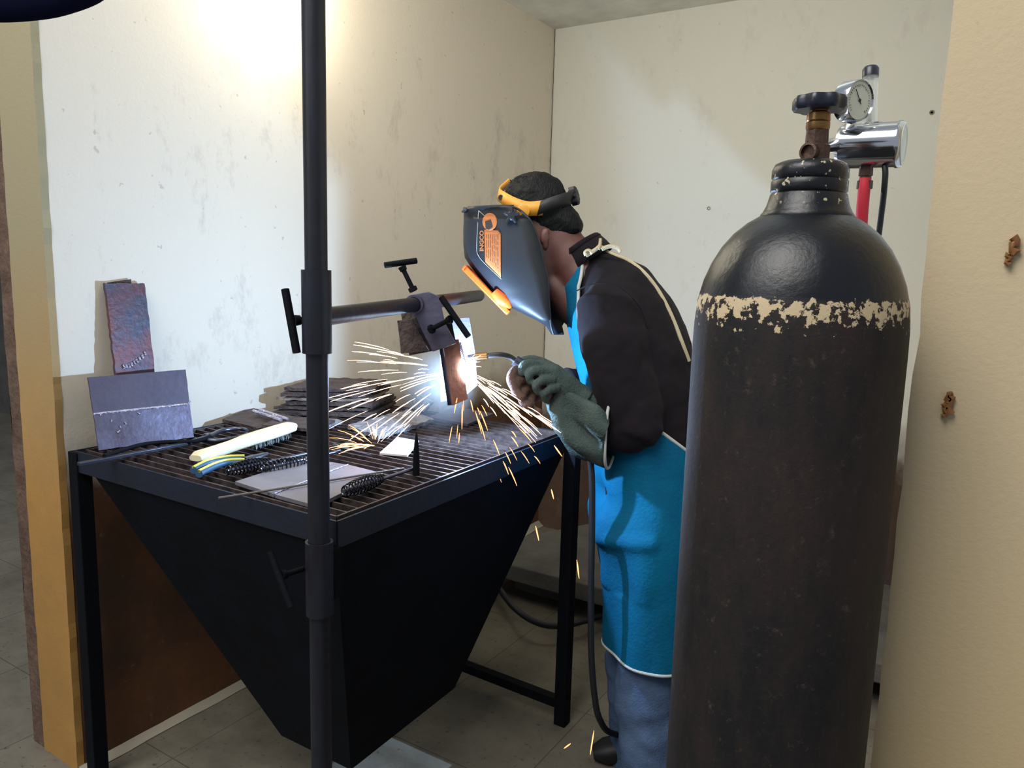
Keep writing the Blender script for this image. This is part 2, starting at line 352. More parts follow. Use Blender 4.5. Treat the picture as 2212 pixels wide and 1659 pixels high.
for k, (px, py, s_) in enumerate(((2190, 532, .016), (2050, 872, .018), (2178, 560, .010), (2043, 890, .010), (2052, 858, .011))):
    p = at_y(px, py, JY); mb = MB()
    mb.loft([(p + Vector((.002 * math.sin(k + i * 2.1), -.004, -s_ * .6 + s_ * 1.2 * i / 5)), s_ * (.12 + .25 * abs(math.sin(i * 1.7 + k))), .004) for i in range(6)], n=10, axis=Vector((0, 1, 0)))
    g = mb.build('glue_drip', mat('brown_glue%d' % k, C(122, 80, 42), .3), pil)
# pale mortar strip where the left wall meets the floor
struct(MB().slab([(WX, JL, .012), (WX + .035, JL, .004), (WX + .035, BY, .004), (WX, BY, .03)], .004, jag=.006, seg=40).build('baseboard_left', mat('pale_mortar', C(150, 144, 128), .9), smooth=0))
# hairline crack in the corner
cp = [Vector((WX + .004 + .004 * noise.noise(Vector((0, 0, i * .9))), BY - .004, .8 + (CZ - .8) * i / 60)) for i in range(61)]
struct(MB().tube(cp, [.0012 + .0022 * abs(noise.noise(Vector((i * .37, 3, 0)))) for i in range(61)], 6).build('trim_4', mat('crack_shadow', C(60, 50, 42), 1)))
# wall of the neighbouring bay, far left
struct(MB().box((-10, 3.4, 0), (WX - .3, BY - .01, CZ)).build('wall_far_left', M['concrete'], smooth=0))
for (px, py, r, nm) in ((1531, 450, .009, 'pale plastic plug set in the cream wall above the bent back'), (2013, 243, .010, 'grey screw anchor in the wall beside the pillar, high up')):
    p = at_y(px, py, BY); mb = MB().lathe(p + Vector((0, .004, 0)), (0, -1, 0), [(0, r), (.006, r), (.008, r * .8), (.004, r * .45)], 16)
    tag(mb.build('wall_plug', mat('plug%d' % px, C(150, 144, 130), .6)), nm, 'wall plug')
# low concrete platform at the back wall
SY = 2.70
sl = thing('concrete_platform', 'low grey concrete slab raised off the floor along the back wall', 'platform', (-1.2, 3.0, 0))
MB().prism([(-1.82, SY, .10), (-.12, SY, .10), (-.12, 3.45, .10), (-1.6, 3.45, .10), (-1.82, 3.0, .10)], (0, 0, .075)).build('slab', M['concrete'], sl, smooth=0, bevel=.006)
for x in (-1.6, -.5): MB().box((x - .12, SY + .14, 0), (x + .12, 3.4, .10)).build('foot', M['concrete'], sl, smooth=0)
# lamp above the frame on the left wall
lp = thing('wall_lamp', 'round lit lamp high on the left wall, throwing a warm pool of light', 'lamp', (-2.07, 1.80, 2.50))
MB().lathe((-2.07, 1.80, 2.55), (1, 0, 0), [(0, .05), (.03, .05), (.06, .03)], 24).build('base', M['dark_blue'], lp)
MB().lathe((-2.00, 1.80, 2.55), (1, 0, 0), [(0, .02), (.01, .035), (.05, .045), (.09, .035), (.11, .01)], 24).build('globe', M['lamp_glass'], lp)

# ---------------------------------------------------------------- welding table
TZ = .95
A, B, Cc, D = Vector((-1.985, 1.045, TZ)), Vector((-1.045, 1.045, TZ)), Vector((-1.075, 2.07, TZ)), Vector((-1.985, 2.07, TZ))
tb = thing('welding_table', 'black steel welding table with slatted grate top and deep funnel hopper', 'table', (-1.5, 1.55, 0))
rim = MB()
for p, q in ((A, B), (B, Cc), (Cc, D), (D, A)):
    d_ = (q - p).normalized(); inn = UP.cross(d_)
    rim.bar(p - UP * .0275, q - UP * .0275, .005, .055); rim.bar(p + inn * .012 - UP * .054, q + inn * .012 - UP * .054, .026, .005)
rim.build('rim_frame', M['navy_steel'], tb, smooth=0)
gr = MB()
i1, i2 = .010, .024
def inset(k, z):
    return [A + Vector((k, k, z)), B + Vector((-k, k, z)), Cc + Vector((-k, -k, z)), D + Vector((k, -k, z))]
q4 = inset(.020, -.012)
for k in range(4): gr.bar(q4[k], q4[(k + 1) % 4], .005, .026)
gr.build('grate_frame', M['grate'], tb, smooth=0)
for k in range(29):
    t = (k + 1) / 30.0; p = q4[0].lerp(q4[3], t); q = q4[1].lerp(q4[2], t)
    MB().bar(p, q, .0045, .024).build('grate_bar', M['grate'], tb, smooth=0)
hop = MB()
zt, zb = TZ - .057, .25
top = [Vector((-1.90, 1.05, zt)), Vector((-1.052, 1.05, zt)), Vector((-1.082, 2.06, zt)), Vector((-1.90, 2.06, zt))]
bot = [Vector((-1.43, 1.23, zb)), Vector((-1.19, 1.23, zb)), Vector((-1.20, 1.66, zb)), Vector((-1.43, 1.66, zb))]
hop.add(top + bot, [(k, (k + 1) % 4, 4 + (k + 1) % 4, 4 + k) for k in range(4)])
hop.build('hopper', M['black_steel'], tb, smooth=0, solid=.003)
LEGS = [Vector((-1.985, 1.058, 0)), Vector((-1.040, 2.035, 0)), Vector((-1.985, 2.06, 0))]
for p in LEGS: MB().box((p.x - .02, p.y - .02, 0), (p.x + .02, p.y + .02, TZ - .004)).build('leg', M['black_steel'], tb, smooth=0, bevel=.002)
MB().bar(LEGS[2] + Vector((0, 0, .07)), LEGS[1] + Vector((0, 0, .07)), .03, .03).build('stretcher', M['black_steel'], tb, smooth=0)

# ---------------------------------------------------------------- positioner post and clamp
def tee(parent, tip, head, bar_a, bar_b, r=.006, rb=.0075, nutr=.011):
    """a clamping screw: stem, nut and cross bar"""
    tip, head = Vector(tip), Vector(head); d_ = (head - tip).normalized()
    sc = MB(); sc.tube([tip, head], r, 12); sc.lathe(tip - d_ * .002, d_, [(0, nutr), (.010, nutr)], 6); sc.lathe(head - d_ * .008, d_, [(0, nutr * .8), (.01, nutr * .95)], 12)
    sc.build('clamp_screw', M['black_steel'], parent)
    MB().tube([bar_a, bar_b], rb, 14).build('cross_bar', M['black_steel'], parent)
PX, PY = -1.047, 1.0
post = thing('positioner_post', 'tall dark round steel post rising at the near table corner', 'post', (PX, PY, 0))
MB().lathe((PX, PY, 0), (0, 0, 1), [(0, .0205), (2.4, .0205)], 32).build('tube', M['tube_steel'], post)
MB().lathe((PX, PY, .775), (0, 0, 1), [(0, .0215), (0, .0265), (.147, .0265), (.147, .0215), (0, .0215)], 32, caps=False).build('table_sleeve', M['tube_steel'], post, label='short socket tube welded to the table corner')
MB().bar((PX, PY + .024, .85), (PX, PY + .045, .85), .03, .1).build('weld_tab', M['black_steel'], post)
MB().lathe((PX, PY, 1.285), (0, 0, 1), [(0, .0215), (0, .027), (.152, .027), (.152, .0215), (0, .0215)], 32, caps=False).build('sliding_sleeve', M['tube_steel'], post, label='sliding sleeve that carries the arm')
dl = PY
def Yp(px, py, y=1.0): return at_y(px, py, y)
tee(post, at_d(668, 690, 1.42), at_d(640, 692, 1.41), at_d(616, 625, 1.405), at_d(641, 762, 1.395))
tee(post, at_d(676, 1222, 1.515), at_d(610, 1243, 1.46), at_d(583, 1192, 1.465), at_d(629, 1312, 1.44), r=.0055, rb=.0065)
P0, P1 = Vector((PX, PY, 1.350)), Vector((-1.359, 1.98, 1.362))
arm_d = (P1 - P0).normalized()
MB().tube([P0 + arm_d * .024, P1 - arm_d * .006, P1], [.0175, .0175, .0165], 28).build('arm', M['tube_steel'], post, label='horizontal pipe arm reaching out over the table')
# the clamp head on the arm
def arm_at(px):                                       # point of the arm seen at this column
    best = min((i for i in range(401)), key=lambda i: abs(_px(P0.lerp(P1, i / 400))[0] - px)); return P0.lerp(P1, best / 400)
def _px(p):
    c = RB.transposed() @ (Vector(p) - CAMP); return (c.x / c.z * FPX + 1106, c.y / c.z * FPX + 829.5, c.z)
Q = arm_at(905); dQ = _px(Q)[2]
cl = thing('pipe_clamp', 'grey steel hanging clamp with two tee screws, slid onto the pipe arm', 'clamp', Q)
MB().lathe(Q - arm_d * .035, arm_d, [(0, .0185), (0, .024), (.078, .024), (.078, .0185), (0, .0185)], 28, caps=False).build('collar', M['plate'], cl)
tee(cl, at_d(893, 627, dQ), at_d(869, 578, dQ), at_d(831, 573, dQ - .01), at_d(900, 563, dQ + .02), r=.006)
cm = MB()                                             # bent side cheek of the clamp
d1 = dQ - .03
cm.prism([at_d(x, y, d1 + (y - 640) * .0001) for x, y in ((893, 636), (925, 630), (948, 640), (962, 700), (985, 742), (935, 760), (912, 715), (890, 665))], FW * .008)
cm.build('cheek_plate', M['plate'], cl, smooth=0, bevel=.001)
MB().prism([at_d(x, y, d1 + .05) for x, y in ((864, 664), (880, 660), (905, 668), (936, 758), (905, 764), (884, 768), (882, 750), (870, 700))], FW * .010).build('jaw_plate', M['rust'], cl, smooth=0)
MB().prism([at_d(x, y, d1 + .02) for x, y in ((858, 693), (890, 690), (926, 758), (885, 762), (866, 764), (863, 730))], FW * .012).build('jaw_plate', M['rust'], cl, smooth=0)
tee(cl, at_d(930, 712, d1 - .005), at_d(972, 690, d1 - .035), at_d(953, 642, d1 - .03), at_d(1012, 727, d1 - .045), r=.006)
# the workpiece held in the clamp
wk = thing('welding_workpiece', 'hanging steel coupon being welded, held upright under the clamp', 'workpiece', at_d(985, 880, 1.98))
MB().prism([at_d(x, y, 1.955) for x, y in ((957, 735), (991, 733), (1011, 862), (978, 876))], (at_d(950, 745, 2.0) - at_d(957, 745, 1.955)) * .25).build('front_coupon', M['brown_plate'], wk, smooth=0, label='warm brown face toward the camera')
MB().prism([at_d(x, y, 2.125) for x, y in ((950, 690), (1014, 686), (1026, 760), (1031, 832), (1000, 860), (952, 868))], FW * .010).build('back_coupon', M['plate_mauve'], wk, smooth=0)
MB().prism([at_d(x, y, 1.972) for x, y in ((948, 745), (957, 750), (978, 875), (967, 876))], FW * .012).build('edge_plate', M['black_steel'], wk, smooth=0)
MB().prism([at_d(x, y, 1.90) for x, y in ((940, 690), (975, 690), (985, 740), (950, 746))], at_d(945, 700, 2.13) - at_d(945, 700, 1.90)).build('spacer_block', M['black_steel'], wk, smooth=0)
wb = MB()
for i in range(14): wb.loft([(at_d(994 + i * .9 - .1, 742 + i * 3.6 + q, 1.956), .004 * s_, .003 * s_) for q, s_ in ((-3, .3), (0, 1), (3, .3))], n=8)
wb.build('weld_bead', M['weld'], wk)

# ---------------------------------------------------------------- scrap and plates on the grate
def flat(name, label, cat, px4, m, th=.008, z=TZ, jag=0, rough=0, lift=(0, 0, 0, 0), group=None, seg=10, seed=1):
    c = [at_z(x, y, z + th + l) for (x, y), l in zip(px4, lift)]
    return tag(MB().slab(c, th, jag=jag, rough=rough, seg=seg, seed=seed).build(name, m, smooth=25), label, cat, group)
def standing(name, label, px_bot, px_top, lean, m, th=.008, jag=0, z=TZ + .004, parts=None):
    b0, b1 = at_z(*px_bot[0], z), at_z(*px_bot[1], z)
    def dep(p): return (RB.transposed() @ (p - CAMP)).z
    t0 = at_d(*px_top[0], dep(b0) + lean); t1 = at_d(*px_top[1], dep(b1) + lean)
    return b0, b1, t0, t1
pb0, pb1, pt0, pt1 = standing('x', '', ((214, 972), (419, 945)), ((190, 815), (401, 798)), .02, None)
butt = thing('butt_welded_plate', 'wide mauve-grey steel plate with a straight weld across, standing at the table corner', 'steel plate', pb0)
tdir = (pb1 - pb0).cross(pt0 - pb0).normalized(); tdir = tdir if tdir.dot(FW) > 0 else -tdir
def on(u, v, off=0): return pb0.lerp(pb1, u).lerp(pt0.lerp(pt1, u), v) - tdir * off
m1 = MB().slab([on(0, .0), on(1, 0), on(1, .485), on(0, .485)], .008, jag=.0015, seg=24, down=tdir); m1.build('lower_plate', M['plate'], butt, smooth=25)
MB().slab([on(0, .50), on(1, .5), on(1, 1), on(0, 1)], .008, jag=.0008, seg=24, down=tdir).build('upper_plate', M['plate_mauve'], butt, smooth=25)
MB().tube([on(t / 40, .492, -.001 + .001 * noise.noise(Vector((t * .9, 0, 0)))) for t in range(41)], .0035, 8).build('weld_bead', M['weld'], butt)
pts = [(.06, .46), (.98, .50), (.16, .36), (.2, .2), (.24, .26), (.45, .42), (.3, .30)]
for u, v in pts: MB().tube([on(u, v, .001), on(u + .03 * math.sin(u * 40), v + .03, .001)], .002, 6).build('spatter_bead', M['weld'], butt)
# the tall narrow plate behind it
ta = at_d(254, 812, 2.14); wbase = []
tb0, tb1 = at_x(251, 806, -2.015), at_x(334, 800, -2.015); tt0, tt1 = at_x(227, 612, -2.045), at_x(313, 612, -2.045)
dn0 = (tb0 - tt0); kz = (tb0.z - TZ - .003) / max(1e-4, -(dn0.z)); tb0e = tb0 + dn0 * kz
dn1 = (tb1 - tt1); kz = (tb1.z - TZ - .003) / max(1e-4, -(dn1.z)); tb1e = tb1 + dn1 * kz
tall = thing('tall_steel_strip', 'tall narrow steel strip with a reddish heat patch, leaning upright behind the wide plate', 'steel plate', tb0e)
td = (tb1e - tb0e).cross(tt0 - tb0e).normalized(); td = td if td.dot(FW) > 0 else -td
MB().slab([tb0e, tb1e, tt1, tt0], .010, jag=.003, seg=30, down=td).build('strip', M['plate_red'], tall, smooth=25)
MB().slab([at_x(232, 622, -2.057), at_x(284, 618, -2.057), at_x(283, 603, -2.058), at_x(234, 610, -2.058)], .008, jag=.001, down=td).build('back_tab', M['rust'], tall)
def strip_on(px, py): 
    n_ = td; r = ray(px, py); t = (tb0e - CAMP).dot(n_) / r.dot(n_); return CAMP + r * t - td * .002
wbm = MB()
for i in range(9):
    t = i / 8; x = 265 + 46 * t; y = 791 - 4 * t - 24 * t * t
    wbm.tube([strip_on(x, y) + UP * .004, strip_on(x + 3, y + 5)], .0035, 8)
wbm.build('weld_bead', M['weld'], tall)
# stack of rusty scrap by the wall
stk = [((590, 892), (800, 896), (842, 868), (640, 858), .010), ((586, 884), (822, 890), (850, 860), (650, 850), .009), ((582, 876), (830, 874), (846, 850), (640, 842), .012),
       ((584, 866), (800, 862), (832, 842), (640, 836), .009), ((580, 852), (790, 850), (826, 834), (640, 828), .012), ((584, 842), (770, 838), (815, 826), (650, 820), .008)]
zz = TZ
names = ['lowest plate of the rusty scrap stack by the wall, lying on the grate', 'second plate up in the rusty scrap stack by the wall', 'thick plate in the middle of the rusty scrap stack, below its pale cut edge',
         'plate with a pale cut edge in the rusty scrap stack', 'thick dark plate just under the top of the rusty scrap stack', 'topmost ragged plate of the rusty scrap stack by the wall']
base = [Vector((-2.03, 1.70, 0)), Vector((-1.82, 1.66, 0)), Vector((-1.70, 1.98, 0)), Vector((-2.03, 2.04, 0))]
pa, pb_, pc, pd = at_z(598, 896, TZ), at_z(810, 900, TZ), at_z(856, 872, TZ), at_z(650, 862, TZ)
for k in range(6):
    th = (.012, .010, .014, .010, .014, .012)[k]; jx = [Vector((R_.uniform(-.02, .02), R_.uniform(-.02, .02), 0)) for _ in range(4)]
    sh = (1 - k * .03)
    cen = (pa + pb_ + pc + pd) / 4
    cs = [cen + (p - cen) * sh + j for p, j in zip((pa, pb_, pc, pd), jx)]
    cs = [Vector((max(p.x, WX + .022), p.y, zz + th)) for p in cs]
    tag(MB().slab(cs, th - .001, jag=.006, rough=.004, seg=16, seed=k + 2, down=-UP).build('scrap_plate', M['rust'] if k != 3 else mat('pale_cut_edge', C(150, 130, 116), .7, .3, col2=C(80, 66, 62), nscale=30, bump=.5), smooth=25), names[k], 'steel plate', 'rusty scrap stack')
    zz += th + .0035
flat('scrap_plate', 'flat brown steel plate on the grate left of the rusty stack', 'steel plate', ((480, 905), (560, 925), (640, 900), (540, 880)), M['rust'], .010, jag=.002)
wp = thing('ridged_scrap_plate', 'steel plate with long pale weld ridges lying before the rusty stack', 'steel plate', at_z(640, 905, TZ))
MB().slab([at_z(566, 918, TZ + .023), at_z(668, 926, TZ + .023), at_z(724, 907, TZ + .023), at_z(610, 897, TZ + .023)], .009, jag=.003, rough=.002, down=-UP).build('plate', M['rust'], wp, smooth=25)
for j in range(2): MB().tube([at_z(548 + 60 * t / 8 + 14 * j, 888 + 20 * t / 8 - 2 * j, TZ + .027 + .002 * math.sin(t * 2)) for t in range(9)], .006, 8).build('weld_bead', M['weld'], wp)
flat('spattered_plate', 'pale spatter-crusted steel slab lying on the grate behind the white-lit coupon', 'steel plate', ((752, 918), (816, 942), (938, 905), (880, 884)), M['spatter_plate'], .012, jag=.004, rough=.006, seg=24, seed=3)
flat('scrap_plate', 'thin lumpy offcut lying just left of the post beside the brush', 'steel plate', ((640, 918), (690, 926), (740, 908), (690, 900)), M['spatter_plate'], .010, jag=.005, rough=.006, seed=8)
flat('square_plate', 'flat brownish square plate on the grate directly below the hanging workpiece', 'steel plate', ((925, 900), (1010, 916), (1066, 893), (985, 878)), M['plate_mauve'], .008)
flat('small_coupon', 'small steel coupon glowing white in the arc light, near the upright hammer head', 'steel plate', ((820, 978), (880, 983), (905, 952), (858, 944)), M['arc_lit_steel'], .005)
flat('leaning_offcut', 'pale-lit offcut leaning on the scrap left of the hanging workpiece', 'steel plate', ((880, 872), (915, 890), (934, 868), (905, 852)), M['spatter_plate'], .008, lift=(.0, .0, .05, .05), seed=6)
# plate in two halves near the front
fp = thing('seamed_grey_plate', 'smooth grey steel plate with a diagonal seam, flat on the grate at the front', 'steel plate', at_z(660, 1040, TZ))
z1 = TZ + .009
a0_, b0_, c0_, d0_ = at_z(508, 1040, z1), at_z(592, 1067, z1), at_z(752, 1004, z1), at_z(665, 990, z1)
MB().slab([a0_, b0_, c0_, d0_], .008, down=-UP).build('left_plate', M['grey_plate'], fp, smooth=25)
MB().slab([at_z(594, 1068, z1), at_z(682, 1092, z1), at_z(826, 1022, z1), at_z(754, 1004, z1)], .008, down=-UP).build('right_plate', M['grey_plate'], fp, smooth=25)
MB().tube([b0_ + UP * .001, c0_ + UP * .001], .0015, 6).build('weld_bead', M['weld'], fp)
rd = MB().tube([at_z(472, 1076, TZ + .012), at_z(600, 1056, TZ + .014), at_z(720, 1036, TZ + .014), at_z(872, 1012, TZ + .012)], .0028, 8, smooth=4)
tag(rd.build('filler_rod', M['rod']), 'thin bent filler rod lying across the seamed grey plate', 'rod')
# tongs
tg = thing('steel_tongs', 'long flat-handled steel tongs lying at the left corner of the grate', 'tongs', at_z(300, 980, TZ))
z2 = TZ + .012
MB().bar(at_z(170, 1003, z2), at_z(408, 957, z2), .016, .008).build('handle', M['tool_steel'], tg, bevel=.001)
MB().tube([at_z(x, y, z2 + .006) for x, y in ((225, 985), (300, 962), (355, 955), (420, 953), (455, 943))], .0055, 10, smooth=4).build('handle', M['black_steel'], tg)
MB().tube([at_z(x, y, z2 + .002) for x, y in ((408, 957), (450, 944), (480, 930), (520, 926), (534, 930))], [.008, .005], 10, smooth=4).build('jaw', M['tool_steel'], tg)
MB().tube([at_z(x, y, z2) for x, y in ((440, 950), (470, 952), (510, 946), (534, 938))], [.007, .005], 10, smooth=4).build('jaw', M['tool_steel'], tg)
MB().lathe(at_z(447, 948, z2 - .004), UP, [(0, .009), (.014, .009), (.016, .006)], 16).build('rivet', M['tool_steel'], tg)
# wire brush
br = thing('wire_brush', 'pale wooden wire brush with its bristles down on the grate', 'brush', at_z(530, 965, TZ))
zb_ = TZ + .030
bpts = [((422, 990), .010), ((432, 986), .013), ((470, 974), .012), ((505, 962), .012), ((535, 951), .017), ((570, 940), .019), ((605, 929), .018), ((626, 922), .015), ((634, 919), .008)]
MB().loft([(at_z(x, y, zb_), .014 if a > .01 else .007, a * 1.6) for (x, y), a in bpts], n=20, axis=(at_z(520, 940, zb_) - at_z(540, 975, zb_)).normalized(), e=2.8).build('wooden_block', M['wood'], br)
bs = MB()
e0, e1 = at_z(545, 955, TZ + .020), at_z(620, 931, TZ + .020); nn_ = (e1 - e0).cross(UP).normalized()
for i in range(22):
    for j in range(4):
        p = e0.lerp(e1, i / 21) + nn_ * (j - 1.5) * .006; q = p + Vector((R_.uniform(-.004, .004), R_.uniform(-.004, .004), -.022 + R_.uniform(0, .004)))
        bs.tube([p + UP * .004, q], .0012, 4)
bo = bs.build('bristles', M['bristle'], br); bo['kind'] = 'stuff'
# pliers
pl = thing('combination_pliers', 'pliers with yellow and blue grips lying against the brush handle', 'pliers', at_z(500, 1005, TZ))
z3 = TZ + .012
for off, yy in ((0, 0), (12, 10)):
    pts_ = [at_z(x, y + yy * .8, z3 + .003) for x, y in ((418 + off, 1016), (450 + off, 1000), (490, 992), (528, 990))]
    MB().tube(pts_, [.009, .006], 12, smooth=4).build('grip', M['blue_grip'], pl)
    MB().tube([p + Vector((0, 0, .007)) for p in pts_], [.004, .003], 8, smooth=4).build('grip_stripe', M['yellow'], pl)
MB().loft([(at_z(528, 996, z3), .010, .012), (at_z(548, 990, z3), .009, .013), (at_z(578, 980, z3), .004, .005)], n=14).build('jaws', M['tool_steel'], pl)
# chipping hammers
def coil(p, q, r0, turns, wire, m, parent, name='coil_handle'):
    p, q = Vector(p), Vector(q); t = (q - p).normalized(); u = t.orthogonal().normalized(); v = t.cross(u); n = turns * 14; pts_ = []
    for i in range(n + 1):
        k = i / n; a = 2 * PI * turns * k; r = r0 * (.50 + .5 * math.sin(PI * min(1, k * 1.05)) ** .8)
        pts_.append(p.lerp(q, k) + (u * math.cos(a) + v * math.sin(a)) * r)
    return MB().tube(pts_, wire, 6).build(name, m, parent)
def hammer(label, h0, h1, sh, r, zc):
    o = thing('chipping_hammer', label, 'hammer', at_z(*h0, TZ))
    coil(at_z(*h0, zc), at_z(*h1, zc), r, 13, .0019, M['coil'], o)
    MB().tube([at_z(*h0, zc)] + [at_z(*p, zc + .0) for p in sh], .0042, 10).build('shaft', M['tool_steel'], o); return o
h1_ = hammer('spring-handled chipping hammer nearest the pliers, dark coil handle', (488, 1018), (582, 996), [(640, 985), (668, 979)], .016, TZ + .018)
MB().lathe(at_z(668, 979, TZ + .018) - UP * .012, UP, [(0, .007), (.024, .007)], 12).build('hammer_head', M['tool_steel'], h1_)
h2_ = hammer('spring-handled chipping hammer pointing past the post, bluish coil handle', (560, 1014), (668, 992), [(720, 978), (734, 973)], .014, TZ + .017)
MB().tube([at_z(722, 964, TZ + .020), at_z(742, 968, TZ + .022), at_z(770, 976, TZ + .016), at_z(802, 984, TZ + .006)], [.008, .0015], 10).build('hammer_head', M['tool_steel'], h2_)
h3_ = hammer('chipping hammer at the front edge of the grate, its pick standing up', (742, 1062), (826, 1032), [(895, 1012)], .017, TZ + .020)
hp = at_z(899, 1016, TZ + .018)
MB().loft([(hp - UP * .012, .0085, .008), (hp + UP * .03, .008, .007), (hp + UP * .07, .005, .005), (hp + UP * .092, .0015, .0015)], n=12).build('hammer_head', M['black_steel'], h3_)

# ---------------------------------------------------------------- gas cylinder with valve
CX, CYY = at_d(1727, 650, .855).x, at_d(1727, 650, .855).y
def pm(px): return px / (FPX / .855)
gc = thing('gas_cylinder', 'big scuffed black gas cylinder with flaking cream paint band, standing before the pillar', 'gas cylinder', (CX, CYY, 0))
prof = [(0, .05), (0, .10), (.012, .111), (.05, .1135), (1.37, .1135), (1.395, .113), (1.42, .1110), (1.443, .1055), (1.462, .098), (1.480, .088), (1.495, .076), (1.507, .062), (1.513, .052), (1.515, .049)]
MB().lathe((CX, CYY, 0), UP, prof, 96).build('body', M['cylinder'], gc, smooth=60)
nr = [(1.509, .030), (1.511, .0485), (1.516, .0490), (1.519, .0465), (1.526, .0430), (1.538, .0400), (1.5395, .0385), (1.5415, .0400), (1.552, .0400), (1.5535, .0385), (1.556, .0400), (1.564, .0397), (1.570, .037), (1.573, .031), (1.573, .012)]
MB().lathe((CX, CYY, 0), UP, nr, 64).build('neck_ring', M['cylinder'], gc, smooth=50)
vx = at_d(1762, 330, .855); VX, VY = vx.x, vx.y
MB().lathe((VX, VY, 1.572), UP, [(0, .016), (.003, .016), (.004, .0135), (.006, .0135), (.006, .0150), (.022, .0150), (.024, .0125), (.040, .012)], 8).build('valve_body', M['old_brass'], gc, smooth=30)
MB().lathe((VX, VY, 1.611), UP, [(0, .0120), (.002, .0128), (.008, .0128), (.009, .012), (.010, .0128), (.018, .0122), (.020, .009), (.024, .009)], 24).build('gland_nut', M['brass'], gc, smooth=30)
o_ = Vector((VX, VY, 1.586)); od = (-RT * .75 - FW * .66).normalized()
MB().lathe(o_, od, [(0, .010), (.018, .010), (.0185, .0075), (.014, .0075)], 20).build('outlet_stub', M['old_brass'], gc, smooth=30)
hw = MB(); hc = Vector((VX, VY, 1.632))
n = 72; vs = []; fs = []
for zz_, s_ in ((0, .93), (.003, 1), (.011, 1), (.0145, .93)):
    for j in range(n):
        a = 2 * PI * j / n; r = .0275 * s_ * (1 + .055 * math.cos(8 * a)); vs.append(hc + Vector((r * math.cos(a), r * math.sin(a), zz_)) - RT * .0005)
for i in range(3):
    for j in range(n): fs.append((i * n + j, i * n + (j + 1) % n, (i + 1) * n + (j + 1) % n, (i + 1) * n + j))
fs += [tuple(range(n))[::-1], tuple(3 * n + j for j in range(n))]
hw.add(vs, fs); hw.lathe(hc, UP, [(.014, .010), (.018, .009), (.018, .004)], 16)
hw.build('hand_wheel', M['dark_blue'], gc, smooth=40)
# regulator with pressure gauge, heater drum and flow tube
rp0, rp1 = at_d(1812, 318, .985), at_d(1946, 312, .945)
rg = thing('gas_regulator', 'chrome gas regulator with round gauge and clear flow tube, screwed to the cylinder valve', 'regulator', rp0)
rdv = (rp1 - rp0).normalized(); RL = (rp1 - rp0).length
MB().lathe(rp0, rdv, [(0, .010), (0, .024), (.004, .0275), (RL - .004, .0275), (RL - .004, .0285), (RL, .0285), (RL + .003, .0265), (RL + .003, 0.001)], 48).build('heater_drum', M['chrome'], rg, smooth=35)
MB().lathe(rp1 + rdv * .003, rdv, [(-.003, .0255), (.001, .0252), (.001, .022), (.0, .021), (.0005, .0002)], 40).build('end_cap', M['gauge_face'], rg, smooth=35, label='cream end plate of the drum')
vo = Vector((VX, VY, 1.592))
MB().tube([vo + FW * .010, rp0 - rdv * .004 + Vector((0, 0, .003))], .0095, 16).build('inlet_pipe', M['chrome'], rg)
MB().lathe(vo + FW * .035 + RT * .012, (rp0 - vo).normalized(), [(0, .014), (.018, .014)], 6).build('inlet_nut', M['brass'], rg, smooth=20)
gf, gb = at_d(1856, 217, .935), at_d(1822, 222, .955)
gdv = (gf - gb).normalized(); GL = (gf - gb).length
MB().lathe(gb, gdv, [(0, .005), (0, .020), (.004, .0245), (GL, .0245), (GL + .002, .0235), (GL - .001, .022)], 40).build('gauge_case', M['chrome'], rg, smooth=35)
gface = MB().lathe(gf - gdv * .001, gdv, [(0, .0225), (.001, .0222), (.0012, .0002)], 40).build('gauge_face', M['gauge_face'], rg)
gu = UP - gdv * UP.dot(gdv); gu.normalize(); gr_ = gdv.cross(gu)
tk = MB()
for k in range(28):
    a = math.radians(-135 + 270 * k / 27); d_ = gu * math.cos(a) + gr_ * math.sin(a); l = .003 if k % 5 == 0 else .0015
    c0 = gf + gdv * .0006; tk.bar(c0 + d_ * (.0185 - l), c0 + d_ * .0185, .0005, .0004)
tk.bar(gf + gdv * .0009 - gu * .004 - gr_ * .003, gf + gdv * .0009 + gu * .012 + gr_ * .009, .0008, .0004)
tk.lathe(gf + gdv * .0005, gdv, [(0, .002), (.001, .002)], 12)
tk.build('gauge_dial', M['ink'], rg)
MB().tube([at_d(1838, 262, .955), at_d(1836, 282, .965)], [.006, .0085], 8).build('gauge_stem', M['chrome'], rg, smooth=20)
f0, f1 = at_d(1877, 285, .975), at_d(1881, 150, .975)
fv = (f1 - f0).normalized(); FL = (f1 - f0).length
MB().lathe(f0, fv, [(0, .0095), (FL, .0095), (FL, .0075), (.0, .0075)], 28, caps=False).build('flow_tube', M['clear'], rg)
MB().lathe(f0, fv, [(0, .0028), (FL - .02, .0028)], 12).build('flow_tube_core', M['gauge_face'], rg)
MB().lathe(f1, fv, [(-.010, .0098), (0, .0100), (.003, .008)], 24).build('flow_tube_cap', M['dark_blue'], rg)
for x, y in ((1876, 270), (1896, 268)): MB().lathe(at_d(x, y, .962), UP, [(-.008, .006), (.002, .006), (.003, .004)], 6).build('drum_screw', M['chrome'], rg, smooth=20)
MB().lathe(at_d(1871, 366, .968), -UP, [(-.008, .008), (.008, .0085), (.008, .007), (.014, .007), (.014, .0095), (.024, .0095)], 8).build('hose_nut', M['old_brass'], rg, smooth=20)
hz = at_d(1869, 385, .968)
h = MB().tube([hz, hz + Vector((0, 0, -.03)), hz + Vector((-.002, .01, -.13)), hz + Vector((-.02, .02, -.45)), hz + Vector((-.10, .10, -.95)), hz + Vector((-.25, .30, -1.50)), hz + Vector((-.30, .45, -1.555)), hz + Vector((-.25, .8, -1.555))], .0075, 14, smooth=8)
tag(h.build('gas_hose', M['red_hose']), 'red rubber hose hanging down from the regulator behind the cylinder', 'hose')
